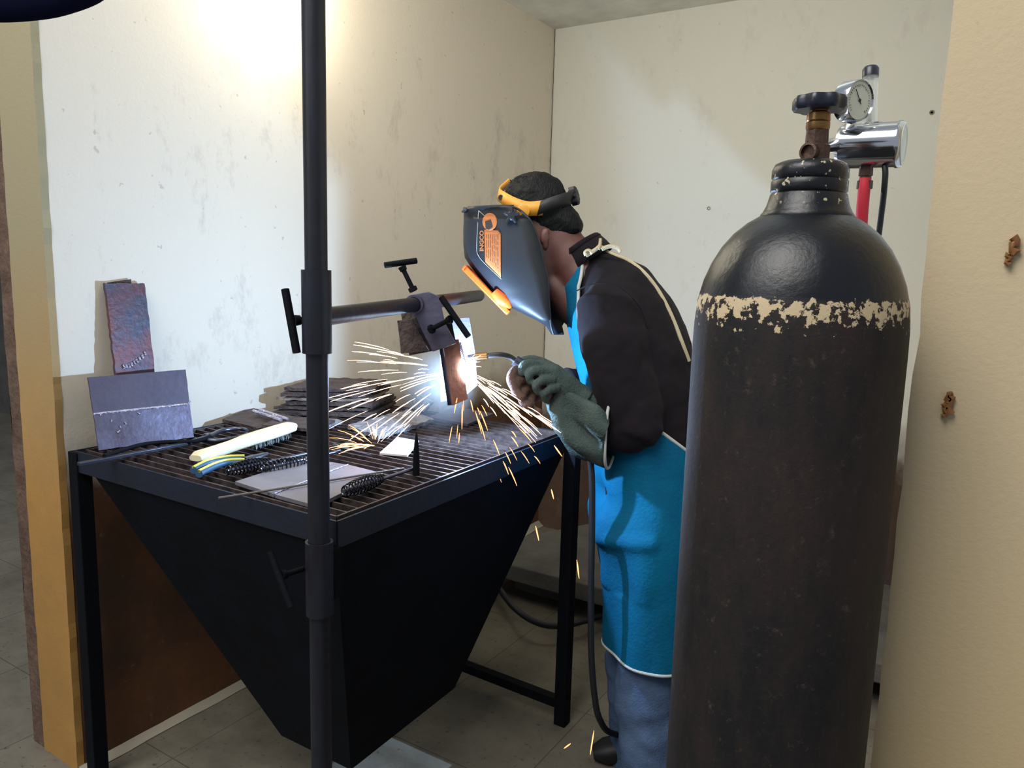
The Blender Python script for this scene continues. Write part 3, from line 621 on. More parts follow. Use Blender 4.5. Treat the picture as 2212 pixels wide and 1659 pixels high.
hz = at_d(1911, 358, .950)
h = MB().tube([hz, hz + Vector((.002, 0, -.02)), hz + Vector((-.002, .02, -.10)), hz + Vector((-.02, .06, -.5)), hz + Vector((-.10, .14, -1.0)), hz + Vector((-.20, .35, -1.50)), hz + Vector((-.2, .6, -1.58)), hz + Vector((-.1, 1.0, -1.585))], .0036, 10, smooth=8)
tag(h.build('heater_cable', M['rubber']), 'thin black cable dropping from the chrome regulator drum, right of the red hose', 'cable')

# ---------------------------------------------------------------- the welder
DP = 2.20
PXM = FPX / DP
def q(px, py, d=DP): return at_d(px, py, d)
fl_ = at_z(1390, 1640, 0)
man = thing('person', 'person in charcoal shirt, blue apron, gauntlets and raised-visor helmet, bent over the welding table', 'person', Vector((q(1390, 1640).x, q(1390, 1640).y, 0)))
man['label'] = 'person bent over the welding table in dark helmet, charcoal shirt, blue apron and gauntlets'
# body: one continuous surface
bd = MB()
bd.loft([(q(1182, 388), .02, .02), (q(1176, 396), .058, .048), (q(1168, 412), .080, .066), (q(1160, 440), .091, .075), (q(1156, 470), .093, .077), (q(1154, 505), .090, .075), (q(1152, 540), .084, .070), (q(1150, 580), .078, .062), (q(1148, 610), .062, .052), (q(1142, 640), .040, .040), (q(1138, 652), .015, .02)], n=28)
bd.loft([(q(1175, 470), .07, .060), (q(1192, 503), .076, .062), (q(1210, 540), .076, .064), (q(1240, 572), .078, .070), (q(1275, 610), .085, .09), (q(1310, 640), .10, .12)], n=24)
bd.loft([(q(1170, 590), .03, .035), (q(1196, 622), .042, .045), (q(1232, 660), .05, .05), (q(1280, 690), .06, .06)], n=18)
bd.loft([(q(1300, 610), .08, .10), (q(1335, 680), .115, .15), (q(1375, 780), .13, .155), (q(1395, 900), .125, .145), (q(1400, 1020), .115, .14), (q(1400, 1150), .115, .145), (q(1398, 1230), .11, .15)], n=28)
for s_ in (-1, 1):
    o = -FW * .080 * s_
    bd.loft([(q(1400, 1200) + o, .07, .06), (q(1392, 1400) + o, .058, .052), (q(1390, 1560) + o, .046, .045), (q(1392, 1700) + o, .038, .036)], n=20)
ear = q(1176, 516, 2.105)
bd.loft([(ear + RT * .012 + UP * .030, .004, .004), (ear + RT * .004 + UP * .022 - FW * .004, .014, .007), (ear - FW * .006, .017, .007), (ear - UP * .02 + RT * .004 - FW * .003, .012, .006), (ear - UP * .034 + RT * .004, .006, .004)], n=14)
ear2 = q(1168, 516, 2.285); bd.loft([(ear2 + UP * .03, .004, .004), (ear2 + FW * .006, .017, .007), (ear2 - UP * .03, .006, .004)], n=12)
# nose, lips and brow of the face, turned down to the work
bd.loft([(q(1108, 500), .012, .010), (q(1094, 540), .016, .013), (q(1080, 566), .014, .016), (q(1088, 578), .010, .012)], n=12)
for yy in (600, 614): bd.loft([(q(1100, yy, DP - .022), .006, .008), (q(1094, yy, DP), .009, .012), (q(1100, yy, DP + .022), .006, .008)], n=10, axis=UP)
body = bd.build('body', M['skin'], man, remesh=.006)
for s_ in (-1, 1):
    e = q(1096, 508) + FW * .032 * s_
    MB().lathe(e + RT * .004, -RT, [(-.010, .004), (-.006, .009), (0, .0115), (.006, .009), (.010, .003)], 16).build('eye', M['gauge_face'], man)
# hair
hr = MB()
hst = [((1151, 373), .006, .006), ((1152, 377), .038, .032), ((1153, 386), .060, .050), ((1155, 400), .078, .066), ((1158, 420), .090, .077), ((1160, 442), .096, .083), ((1166, 464), .096, .084), ((1184, 482), .084, .078), ((1210, 498), .064, .066), ((1232, 512), .040, .05), ((1240, 518), .012, .02)]
hr.loft([(q(x - 4, y), a, b) for (x, y), a, b in hst], n=36, fn=lambda u, t: .004 * math.sin(t * 9 + u * 20) * math.sin(t * 5))
hr.loft([(q(1185, 468), .062, .074), (q(1208, 478), .058, .073), (q(1224, 490), .050, .070), (q(1238, 503), .040, .064), (q(1244, 510), .028, .05)], n=28)
hair = hr.build('hair', M['hair'], man, remesh=.005, disp=.006, dscale=.02)
tf = MB()
for i in range(260):
    a = R_.uniform(0, 1); x = 1100 + 96 * a; y = 392 - 17 * math.sin(PI * a) + R_.uniform(0, 18); d_ = DP + R_.uniform(-.06, .03)
    p = q(x, y, d_); dr = (RT * R_.uniform(-.6, .6) + UP * R_.uniform(.1, .4) - FW * R_.uniform(0, .4)) * .013
    tf.tube([p, p + dr * .6, p + dr + RT * .004 - UP * .004], [.0011, .0004], 4, caps=False)
tfo = tf.build('hair_tuft', M['hair'], hair); tfo['kind'] = 'stuff'
# shirt
sh = MB()
sh.loft([(q(1262, 560), .055, .06), (q(1285, 590), .085, .10), (q(1318, 630), .125, .165), (q(1350, 690), .145, .190), (q(1378, 770), .152, .195), (q(1396, 860), .150, .185), (q(1404, 960), .140, .172), (q(1405, 1080), .135, .168), (q(1403, 1180), .135, .172)], n=36)
# near sleeve: shoulder to elbow to wrist
sh.loft([(q(1340, 640, 2.10), .07, .07), (q(1318, 670, 2.055), .095, .075), (q(1325, 740, 2.03), .094, .072), (q(1345, 820, 2.02), .086, .068), (q(1368, 890, 2.015), .080, .066), (q(1378, 935, 2.01), .068, .062), (q(1372, 952, 2.005), .048, .055)], n=28)
sh.loft([(q(1398, 925, 2.02), .055, .055), (q(1370, 922, 2.025), .072, .062), (q(1345, 930, 2.03), .062, .056), (q(1315, 932, 2.035), .050, .048), (q(1275, 905, 2.035), .040, .040), (q(1250, 885, 2.035), .030, .03)], n=28)
# far sleeve
sh.loft([(q(1330, 650, 2.33), .08, .07), (q(1300, 740, 2.38), .078, .068), (q(1290, 820, 2.38), .066, .06), (q(1275, 870, 2.36), .058, .055)], n=24)
sh.loft([(q(1290, 850, 2.37), .05, .05), (q(1255, 835, 2.30), .048, .045), (q(1220, 820, 2.2), .035, .035)], n=24)
shirt = sh.build('shirt', M['shirt'], man, remesh=.008, disp=.016, dscale=.085)
MB().loft([(q(1272, 568), .080, .084), (q(1262, 552), .074, .078), (q(1250, 537), .069, .074), (q(1247, 533), .067, .072), (q(1252, 540), .073, .077)], n=36, caps=False, fn=lambda u, t: .003 * math.sin(3 * t)).build('collar', M['shirt'], shirt, solid=.006, smooth=60)
sm = MB(); sm.tube([q(x, y, d_ + .002) for x, y, d_ in ((1246, 628, 2.02), (1272, 616, 1.985), (1305, 612, 1.962), (1340, 622, 1.96), (1380, 660, 1.985), (1400, 710, 2.0))], .0016, 6, smooth=6)
sm.build('shoulder_seam', M['shirt'], shirt)
# trousers
tr = MB()
for s_, x_ in ((-1, 1390), (1, 1384)):
    o = FW * .080 * s_
    tr.loft([(q(1404, 1150) + o * .8, .09, .075), (q(x_ + 10, 1260) + o, .090, .078), (q(x_ + 4, 1380) + o, .090, .076), (q(x_ - 2, 1480) + o, .090, .078), (q(x_ + 2, 1580) + o, .082, .074), (q(x_ + 4, 1680) + o, .080, .072), (q(x_ + 4, 1712) + o, .079, .071)], n=28)
tr.build('trousers', M['denim'], man, remesh=.009, disp=.02, dscale=.07)
# shoes
for s_, nm in ((-1, 0), (1, 0)):
    g = Vector((q(1395, 1700).x, q(1395, 1700).y, 0)) + FW * .092 * s_ - RT * (.03 if s_ < 0 else -.02)
    MB().loft([(g + RT * .08 + UP * .04, .02, .02), (g + RT * .07 + UP * .045, .044, .036), (g + UP * .05, .050, .040), (g - RT * .07 + UP * .040, .040, .044), (g - RT * .13 + UP * .032, .031, .042), (g - RT * .165 + UP * .026, .016, .022)], n=24, e=2.4).build('shoe', M['rubber'], man)
# apron: a cloth that wraps the front and the near side of the trunk
rows = [  # y, centre x, front half, side half, wrap angle near side, wrap angle far side
    (556, 1262, .043, .062, 1.3, .62), (580, 1280, .073, .08, 1.1, .6), (620, 1306, .112, .12, .82, .55), (680, 1340, .150, .16, .62, .55), (740, 1366, .165, .18, .58, .6),
    (800, 1384, .172, .188, .62, .7), (850, 1393, .170, .190, .95, .9), (900, 1400, .166, .186, 1.55, 1.4), (950, 1405, .160, .182, 2.05, 1.7), (1000, 1408, .152, .180, 2.40, 2.0),
    (1050, 1408, .152, .182, 2.5, 2.0), (1100, 1406, .158, .186, 2.5, 2.0), (1150, 1406, .152, .188, 2.5, 2.0), (1200, 1404, .136, .186, 2.5, 2.0), (1250, 1403, .127, .182, 2.5, 2.0), (1310, 1402, .121, .180, 2.5, 2.0), (1360, 1402, .119, .180, 2.5, 2.0), (1385, 1402, .118, .180, 2.5, 2.0)]
def apron_pt(u, v):                    # u across from near edge to far edge, v down
    k = v * (len(rows) - 1); i = min(int(k), len(rows) - 2); t = k - i; t = t * t * (3 - 2 * t) * .5 + t * .5
    y, cx, a, b, wn, wf = [rows[i][j] * (1 - t) + rows[i + 1][j] * t for j in range(6)]
    ang = PI + wn - (wn + wf) * u
    low = min(1, max(0, (y - 960) / 120.0))
    fold = .013 * low * math.sin(ang * 7 + y * .012) * math.exp(-((ang - PI) / 1.0) ** 2) * (1.0 if y < 1250 else .5)
    fold += .016 * math.exp(-((y - 1062) / 26.0) ** 2) * math.exp(-((ang - 3.4) / .5) ** 2) * -1 + .014 * math.exp(-((y - 1125) / 30.0) ** 2) * math.exp(-((ang - 3.5) / .6) ** 2)
    fold += .010 * math.exp(-((y - 1150 + (ang - 3.2) * 20) / 14.0) ** 2) * (1 if 3.1 < ang < 4.6 else 0)
    fold += .004 * noise.noise(Vector((ang * 2.2, y * .010, 4)))
    c = q(cx, y)
    return c + RT * (a + .010 + fold) * math.cos(ang) - FW * (b + .010 + fold) * math.sin(ang) * -1
def _ap(u, v):
    return apron_pt(u, v)
NU, NV = 72, 120; vs = []; fs = []
for j in range(NV + 1):
    for i in range(NU + 1): vs.append(_ap(i / NU, j / NV))
for j in range(NV):
    for i in range(NU): a = j * (NU + 1) + i; fs.append((a, a + 1, a + NU + 2, a + NU + 1))
ap = MB().add(vs, fs).build('apron', M['apron'], man, smooth=80, solid=.0035)
for nm, pth in (('binding', [_ap(0, j / 60) for j in range(61)]), ('binding', [_ap(1, j / 60) for j in range(61)]), ('binding', [_ap(i / 40, 1) for i in range(41)]), ('binding', [_ap(i / 16, 0) for i in range(17)])):
    MB().tube(pth, .0048, 8).build(nm, M['binding'], ap)
def onto(px, py, obj_bvh, lift=.003, fall=DP):
    r = ray(px, py).normalized(); h = obj_bvh.ray_cast(CAMP, r)
    return (h[0] - r * lift) if h[0] else q(px, py, fall)
bpy.context.view_layer.update()
dg = bpy.context.evaluated_depsgraph_get()
def bvh_of(o):
    ev = o.evaluated_get(dg); me = ev.to_mesh(); mw = Matrix.Translation(ORG[o.name] if o.parent is None else ORG[o.parent.name])
    t = BVHTree.FromPolygons([mw @ v.co for v in me.vertices], [tuple(p.vertices) for p in me.polygons]); ev.to_mesh_clear(); return t
SB = bvh_of(shirt)
st1 = [onto(x, y, SB) for x, y in ((1300, 540), (1330, 552), (1362, 566), (1392, 590), (1418, 622), (1440, 660), (1458, 700), (1474, 742), (1488, 780))]
MB().tube(st1, .006, 8, smooth=5).build('neck_strap', M['strap'], ap)
kn = MB(); 
kn.tube([q(x, y, 2.10) for x, y in ((1266, 552), (1276, 546), (1288, 538), (1296, 532), (1306, 538))], [.006, .005], 8, smooth=4)
kn.tube([q(x, y, 2.09) for x, y in ((1292, 538), (1296, 528), (1297, 515))], [.006, .004], 8, smooth=4)
kn.tube([q(x, y, 2.09) for x, y in ((1300, 538), (1318, 532), (1335, 536), (1340, 545))], [.006, .005], 8, smooth=4)
kn.tube([q(x, y, 2.085) for x, y in ((1266, 552), (1264, 545), (1272, 541), (1280, 548))], .005, 8, smooth=4)
kn.build('strap_knot', M['strap'], ap)
# gauntlets
GN = 2.035
def finger(mb, pts, r0, r1): 
    p = [Vector(a) for a in pts]; mb.tube([p[0]] + p[1:], [r0 + (r1 - r0) * i / ((len(p) - 1) * 4) for i in range((len(p) - 1) * 4 + 1)], 14, smooth=4)
    mb.lathe(p[-1] - (p[-1] - p[-2]).normalized() * .001, (p[-1] - p[-2]).normalized(), [(0, r1), (r1 * .6, r1 * .85), (r1, r1 * .3)], 12)
g1 = MB()   # near hand: back of the hand on top of the torch handle
g1.loft([(q(1260, 872, GN), .040, .040), (q(1240, 855, GN), .040, .038), (q(1215, 832, GN - .01), .038, .040), (q(1190, 812, GN - .015), .036, .042), (q(1165, 800, GN - .015), .030, .040), (q(1150, 796, GN - .012), .018, .03)], n=22)
finger(g1, [q(1175, 798, GN - .03), q(1148, 786, GN - .045), q(1131, 790, GN - .05), q(1126, 806, GN - .045)], .0135, .0115)
finger(g1, [q(1185, 806, GN - .045), q(1160, 800, GN - .062), q(1144, 808, GN - .06), q(1146, 824, GN - .05)], .0135, .0115)
finger(g1, [q(1195, 822, GN - .05), q(1172, 822, GN - .068), q(1158, 832, GN - .066), q(1162, 846, GN - .054)], .013, .011)
finger(g1, [q(1205, 838, GN - .048), q(1188, 842, GN - .064), q(1176, 852, GN - .062), q(1180, 864, GN - .05)], .012, .010)
finger(g1, [q(1210, 806, GN + .02), q(1180, 788, GN + .02), q(1152, 778, GN + .01), q(1128, 780, GN)], .016, .0125)
gl1 = g1.build('glove', M['glove'], man, remesh=.0030)
def cuffn(u, t): return .020 * math.sin(PI * min(1, u * 1.1)) * math.sin(5 * t + 2.0 * u) + .008 * math.sin(3 * t + 9 * u) + .006 * math.sin(9 * t - 7 * u) * math.sin(PI * u) - .012 * math.exp(-((u - .35) / .12) ** 2) * (.5 + .5 * math.sin(2 * t + 1))
cf = MB().loft([(q(1206, 840, GN), .036, .036), (q(1220, 864, GN), .052, .044), (q(1238, 888, GN), .068, .054), (q(1258, 908, GN), .076, .064), (q(1278, 924, GN), .080, .070), (q(1296, 934, GN), .083, .074), (q(1308, 938, GN), .085, .076), (q(1320, 939, GN - .005), .086, .076)], n=80, caps=False, fn=cuffn)
cfo = cf.build('glove_cuff', M['glove'], gl1, smooth=70, solid=.004)
rimp = cf.v[-80:] + [cf.v[-80]]
MB().tube(rimp, .0042, 8).build('cuff_binding', M['binding'], gl1)
g2 = MB()   # far hand: closed round the front of the handle
g2.loft([(q(1225, 846, 2.09), .034, .034), (q(1200, 840, 2.07), .036, .038), (q(1170, 836, 2.05), .038, .044), (q(1145, 832, 2.04), .036, .044), (q(1128, 828, 2.04), .024, .034)], n=22)
finger(g2, [q(1140, 806, 2.03), q(1116, 800, 2.00), q(1104, 818, 1.98), q(1112, 838, 1.965)], .0155, .0125)
finger(g2, [q(1142, 822, 2.02), q(1118, 824, 1.985), q(1114, 846, 1.965), q(1128, 858, 1.955)], .0145, .012)
finger(g2, [q(1148, 842, 2.02), q(1130, 848, 1.985), q(1130, 868, 1.965), q(1144, 876, 1.955)], .0135, .0115)
finger(g2, [q(1156, 858, 2.02), q(1146, 868, 1.985), q(1150, 884, 1.97), q(1164, 890, 1.96)], .0125, .0105)
finger(g2, [q(1170, 822, 2.03), q(1150, 800, 2.0), q(1134, 792, 1.99)], .015, .012)
g2.build('glove', M['glove_warm_lit'], man, remesh=.0030)

# torch with its swan neck, held in the gloves
tc = thing('welding_torch', 'slim swan-neck welding torch held in the gloved hands, tip at the arc', 'welding torch', q(1110, 780, 1.97))
MB().tube([at_d(1010, 772, 1.995), at_d(1030, 770, 1.995)], [.0055, .0085], 18).build('nozzle', M['tool_steel'], tc)
MB().tube([at_d(1028, 770, 1.995), at_d(1052, 768, 1.992)], .0088, 18).build('nozzle_collar', M['brass'], tc)
MB().tube([at_d(x, y, d_) for x, y, d_ in ((1050, 769, 1.992), (1078, 766, 1.985), (1100, 770, 1.998), (1116, 781, 2.002))], .0068, 14, smooth=6).build('swan_neck', M['rubber'], tc)
MB().tube([at_d(1112, 778, 2.002), at_d(1134, 794, 2.006)], [.0145, .0165], 20).build('grip_collar', M['tool_steel'], tc)
MB().tube([at_d(1130, 792, 2.006), at_d(1165, 822, 2.012), at_d(1205, 862, 2.02)], [.0165, .017], 20, smooth=5).build('handle', mat('dark_red_handle', C(66, 30, 40), .5), tc)
cb = MB().tube([at_d(1205, 862, 2.02), at_d(1232, 892, 2.02), at_d(1262, 940, 2.03), at_d(1277, 1010, 2.04), at_d(1279, 1120, 2.05), at_d(1277, 1250, 2.055), at_d(1277, 1400, 2.07), at_d(1284, 1500, 2.09), at_d(1296, 1555, 2.12), at_d(1325, 1585, 2.22), at_d(1400, 1590, 2.42)], .0088, 14, smooth=8)
tag(cb.build('torch_cable', M['rubber']), 'thick black torch cable hanging in front of the apron down to the floor', 'cable')
cb = MB().tube([at_z(1040, 1215, .14) , at_z(1072, 1262, .16), at_z(1110, 1312, .14), at_z(1160, 1345, .10), at_z(1215, 1352, .07), at_z(1275, 1338, .06), at_z(1330, 1322, .05), at_z(1400, 1318, .02)], .012, 12, smooth=8)
tag(cb.build('floor_cable', M['rubber']), 'black cable looping low behind the table leg near the concrete platform', 'cable')

# ---------------------------------------------------------------- helmet
hm = {}
def hq(px, py, dd): return at_d(px, py, DP + dd)
HS = [(447, 1012, 1108), (452, 1004, 1120), (462, 1003, 1133), (478, 1003, 1147), (500, 1002, 1157), (530, 1002, 1167), (556, 1004, 1172), (575, 1016, 1177), (600, 1036, 1183), (625, 1058, 1185), (648, 1082, 1186), (662, 1100, 1187), (676, 1126, 1188), (690, 1155, 1190), (704, 1176, 1193), (722, 1187, 1201)]
def helm_ring(y, xf, xr, n=48, off=0):
    row = []; L_ = max(8, xr - xf)
    hwid = .118 if y > 470 else .105
    if y > 690: hwid = .118 - (y - 690) * .0016
    for j in range(n + 1):
        th = -PI / 2 + PI * j / n; c, s_ = math.cos(th), math.sin(th)
        e = 3.6
        xx = xr - L_ * abs(c) ** (2 / e) ; dd = hwid * math.copysign(abs(s_) ** (2 / e), s_)
        # narrower toward the face plate
        dd *= 1 - .22 * ((xr - xx) / max(L_, 120)) ** 1.5
        sk = 15 * (1 + dd / .118) * min(1, max(0, (y - 500) / 120))   # turned a little: the far rim shows
        row.append(hq(xx + sk * (xx - xf + 30) / max(L_ + 30, 60), y, dd))
    return row
vs = []; fs = []; rws = []
for i in range(len(HS) - 1):
    for k in range(4):
        t = k / 4; rws.append(tuple(HS[i][j] * (1 - t) + HS[i + 1][j] * t for j in range(3)))
rws.append(HS[-1])
for r in rws: vs += helm_ring(*r)
m_ = 49
for i in range(len(rws) - 1):
    for j in range(48): fs.append((i * m_ + j, i * m_ + j + 1, (i + 1) * m_ + j + 1, (i + 1) * m_ + j))
top = vs[:m_]
cidx = len(vs)
for j in range(m_): vs.append(top[j].lerp(hq(1112, 447, (j / 48 - .5) * .2), .55) + UP * .004)
for j in range(48): fs.append((j, j + 1, cidx + j + 1, cidx + j))
helm = MB().add(vs, fs).build('welding_helmet', M['helmet'], man, smooth=50, solid=.004)
HB = None
bpy.context.view_layer.update(); dg = bpy.context.evaluated_depsgraph_get(); HB = bvh_of(helm)
def hon(px, py, lift=.0012):
    return onto(px, py, HB, lift, DP - .11)
# brim lips
MB().tube([hon(1003, 457, .001) - RT * .004] + [hq(1006, 452, -.09), hq(1003, 450, 0), hq(1006, 452, .09)], .004, 8, smooth=5).build('brim', M['helmet'], helm)
MB().tube([hq(x, y, -.117) for x, y in ((1108, 447), (1120, 452), (1133, 462), (1147, 478), (1157, 500), (1167, 530), (1173, 560), (1183, 600), (1186, 650), (1190, 700), (1196, 722))], .003, 8, smooth=4).build('rim_edge', M['helmet'], helm)
# slanted lens housing with its orange frame
n0, n1 = hq(1012, 578, 0), hq(1100, 668, 0); sd = (n1 - n0).normalized(); nrm = sd.cross(FW).normalized(); nrm = nrm if nrm.dot(-RT) > 0 else -nrm
of = MB()
for s_ in (-1, 1): of.bar(n0 + FW * .062 * s_ + nrm * .006, n1 + FW * .062 * s_ + nrm * .006, .022, .016, up=nrm)
of.bar(n0 - FW * .07 + nrm * .006, n0 + FW * .07 + nrm * .006, .018, .016, up=nrm); of.bar(n1 - FW * .07 + nrm * .006 - sd * .004, n1 + FW * .07 + nrm * .006 - sd * .004, .018, .016, up=nrm)
of.build('lens_frame', M['orange'], helm, bevel=.003, label='orange lens frame')
tabs = MB().loft([(hq(1068, 630, -.078), .012, .008), (hq(1082, 645, -.080), .018, .009), (hq(1096, 655, -.078), .014, .008), (hq(1103, 664, -.07), .006, .004)], n=14); tabs.build('lens_latch', M['orange'], helm, label='orange rounded latch tab')
lz = MB(); lc = (n0 + n1) / 2 + nrm * .004
lz.bar(n0 + sd * .012 + nrm * .003, n1 - sd * .012 + nrm * .003, .11, .006, up=nrm); lz.build('lens', M['lens'], helm)
# side label
def patch(pts, m, name, lift, seg=10, label=None):
    """a thin sticker laid on the shell"""
    n_ = len(pts); cx = sum(p[0] for p in pts) / n_; cy = sum(p[1] for p in pts) / n_
    ring = []
    for i in range(n_):
        a, b = pts[i], pts[(i + 1) % n_]
        for k in range(seg): ring.append((a[0] + (b[0] - a[0]) * k / seg, a[1] + (b[1] - a[1]) * k / seg))
    vs = [hon(cx, cy, lift)]; fs = []; K = 6
    for k in range(1, K + 1):
        for x, y in ring: vs.append(hon(cx + (x - cx) * k / K, cy + (y - cy) * k / K, lift))
    m_ = len(ring)
    for j in range(m_): fs.append((0, 1 + j, 1 + (j + 1) % m_))
    for k in range(K - 1):
        for j in range(m_): a = 1 + k * m_; fs.append((a + j, a + (j + 1) % m_, a + m_ + (j + 1) % m_, a + m_ + j))
    return MB().add(vs, fs).build(name, m, helm, solid=.0004, label=label)
patch([(1046, 496), (1076, 498), (1082, 506), (1082, 600), (1048, 566)], M['label_orange'], 'side_label', .0022, label='orange printed side label')
patch([(1058 + 16 * math.cos(a * PI / 8), 479 + 19 * math.sin(a * PI / 8)) for a in range(16)], M['label_orange'], 'label_badge', .0024, seg=2, label='round orange badge')
patch([(1048, 478), (1060, 474), (1064, 490), (1056, 497), (1049, 494)], M['ink'], 'badge_mark', .0034, seg=2)
ln = [(1034, 455), (1031, 500), (1030, 540), (1034, 553), (1046, 568), (1083, 603)]
MB().tube([hon(x, y, .002) for x, y in ln], .0008, 6, smooth=5).build('label_line', M['binding'], helm)
MB().tube([hon(x, y, .002) for x, y in ((1034, 455), (1046, 466))], .0008, 6).build('label_line', M['binding'], helm)
tx_ = MB()
for k in range(7):
    x = 1051 + k * 4.0; y0 = 506; y1 = min(590, 556 + (x - 1048) * 1.0)
    yy = y0
    while yy < y1 - 5:
        l = R_.uniform(6, 22); e_ = min(y1 - 3, yy + l); tx_.tube([hon(x, yy, .003), hon(x + .6, e_, .003)], .0006, 4, caps=False); yy = e_ + R_.uniform(2, 5)
tx_.build('label_print', M['ink'], helm)
def text_mesh(s, origin, xdir, ydir, size, m, name, parent, th=.0006):
    cu_ = bpy.data.curves.new('letters', 'FONT'); cu_.body = s; cu_.size = 1; cu_.extrude = .02; cu_.offset = .03; ob = bpy.data.objects.new('letters', cu_); COL.objects.link(ob)
    bpy.context.view_layer.update(); me = bpy.data.meshes.new_from_object(ob.evaluated_get(bpy.context.evaluated_depsgraph_get()))
    vs = [v.co.copy() for v in me.vertices]; fs = [tuple(p.vertices) for p in me.polygons]; bpy.data.objects.remove(ob); bpy.data.curves.remove(cu_); bpy.data.meshes.remove(me)
    zd = xdir.cross(ydir).normalized()
    return MB().add([origin + xdir * (v.x * size) + ydir * (v.y * size) + zd * (v.z * th * 20) for v in vs], fs).build(name, m, parent, smooth=0)
tp0, tp1 = hon(1044.5, 543, .0022), hon(1044.5, 496, .0022); xd = (tp1 - tp0); tl = xd.length; xd.normalize(); yd = (hon(1034, 520, .0022) - hon(1044, 520, .0022)).normalized()
text_mesh('INGCO', tp0, xd, yd, tl / 3.45, M['label_orange'], 'lettering', helm)
# pivot knob, head band and ratchet
kb = MB(); kc = hq(1105, 466, -.122)
for k in range(5):
    a = 2 * PI * k / 5 + .3; d_ = RT * math.cos(a) + UP * math.sin(a); kb.loft([(kc - FW * .004, .006, .008), (kc - FW * .004 + d_ * .013, .006, .008), (kc - FW * .004 + d_ * .022, .004, .006)], n=10)
kb.lathe(kc + FW * .008, -FW, [(0, .013), (.016, .013), (.020, .009)], 16); kb.build('pivot_knob', M['rubber'], helm)
def band(pts, hgt, m, name, rr=.004, label=None):
    p = spline([Vector(a) for a in pts], 8); vs = []; fs = []
    for i, c in enumerate(p):
        h_ = hgt if not isinstance(hgt, list) else hgt[0] + (hgt[1] - hgt[0]) * i / (len(p) - 1)
        vs += [c + UPB * h_ / 2, c - UPB * h_ / 2]
    for i in range(len(p) - 1): fs.append((2 * i, 2 * i + 2, 2 * i + 3, 2 * i + 1))
    return MB().add(vs, fs).build(name, m, helm, solid=rr, smooth=60, label=label)
UPB = (UP * .93 + RT * .20).normalized()
band([hq(1098, 395, .075), hq(1080, 412, .03), hq(1078, 420, -.02), hq(1088, 428, -.065), hq(1108, 440, -.090), hq(1135, 450, -.098), hq(1160, 450, -.098), hq(1176, 448, -.095)], [.026, .044], M['amber'], 'head_band', label='amber front head band')
MB().lathe(hq(1083, 427, -.056), (-FW - RT * .6), [(0, .008), (.004, .008)], 12).build('band_slot', M['rubber'], helm)
MB().lathe(hq(1130, 456, -.098), -FW, [(0, .018), (.008, .018), (.010, .014)], 20).build('pivot_disc', M['amber'], helm)
band([hq(1164, 450, -.100), hq(1190, 440, -.094), hq(1214, 433, -.078), hq(1232, 428, -.04), hq(1238, 426, 0), hq(1232, 428, .04), hq(1200, 440, .09)], .040, M['rubber'], 'rear_band')
rc = hq(1238, 424, -.005); rt = MB(); ra = (RT * .9 + UP * .25 - FW * .3).normalized()
n = 60; u_ = ra.orthogonal().normalized(); v_ = ra.cross(u_); vs = []; fs = []
for h_, s_ in ((-.006, 1), (.010, 1), (.014, .8)):
    for j in range(n): a = 2 * PI * j / n; r_ = .026 * s_ * (1 + .09 * math.cos(10 * a)); vs.append(rc + ra * h_ + (u_ * math.cos(a) + v_ * math.sin(a)) * r_)
for i in range(2):
    for j in range(n): fs.append((i * n + j, i * n + (j + 1) % n, (i + 1) * n + (j + 1) % n, (i + 1) * n + j))
fs += [tuple(range(n))[::-1], tuple(2 * n + j for j in range(n))]
rt.add(vs, fs); rt.build('ratchet_knob', M['rubber'], helm, smooth=40)

# ---------------------------------------------------------------- cloth hanging into the corner of the view
cv = []; cf_ = []
c_pts = [(-60, 42), (0, 46), (45, 44), (110, 38), (150, 28), (205, 10), (250, -17)]
for k, (x, y) in enumerate(c_pts):
    for (dy, dd, d0) in ((0, 0, .90), (-60, .0, .885), (-160, 0, .88), (-160, 0, .94), (-60, 0, .945), (0, 0, .93), (6, 0, .915)):
        cv.append(at_d(x, y + dy, d0))
K = 7
for i in range(len(c_pts) - 1):
    for j in range(K): cf_.append((i * K + j, i * K + (j + 1) % K, (i + 1) * K + (j + 1) % K, (i + 1) * K + j))
cf_ += [tuple(range(K)), tuple((len(c_pts) - 1) * K + j for j in range(K))[::-1]]
tag(MB().add(cv, cf_).build('hanging_cloth', M['navy_cloth'], sub=2), 'dark navy cloth hanging into the top left corner of the view', 'cloth')

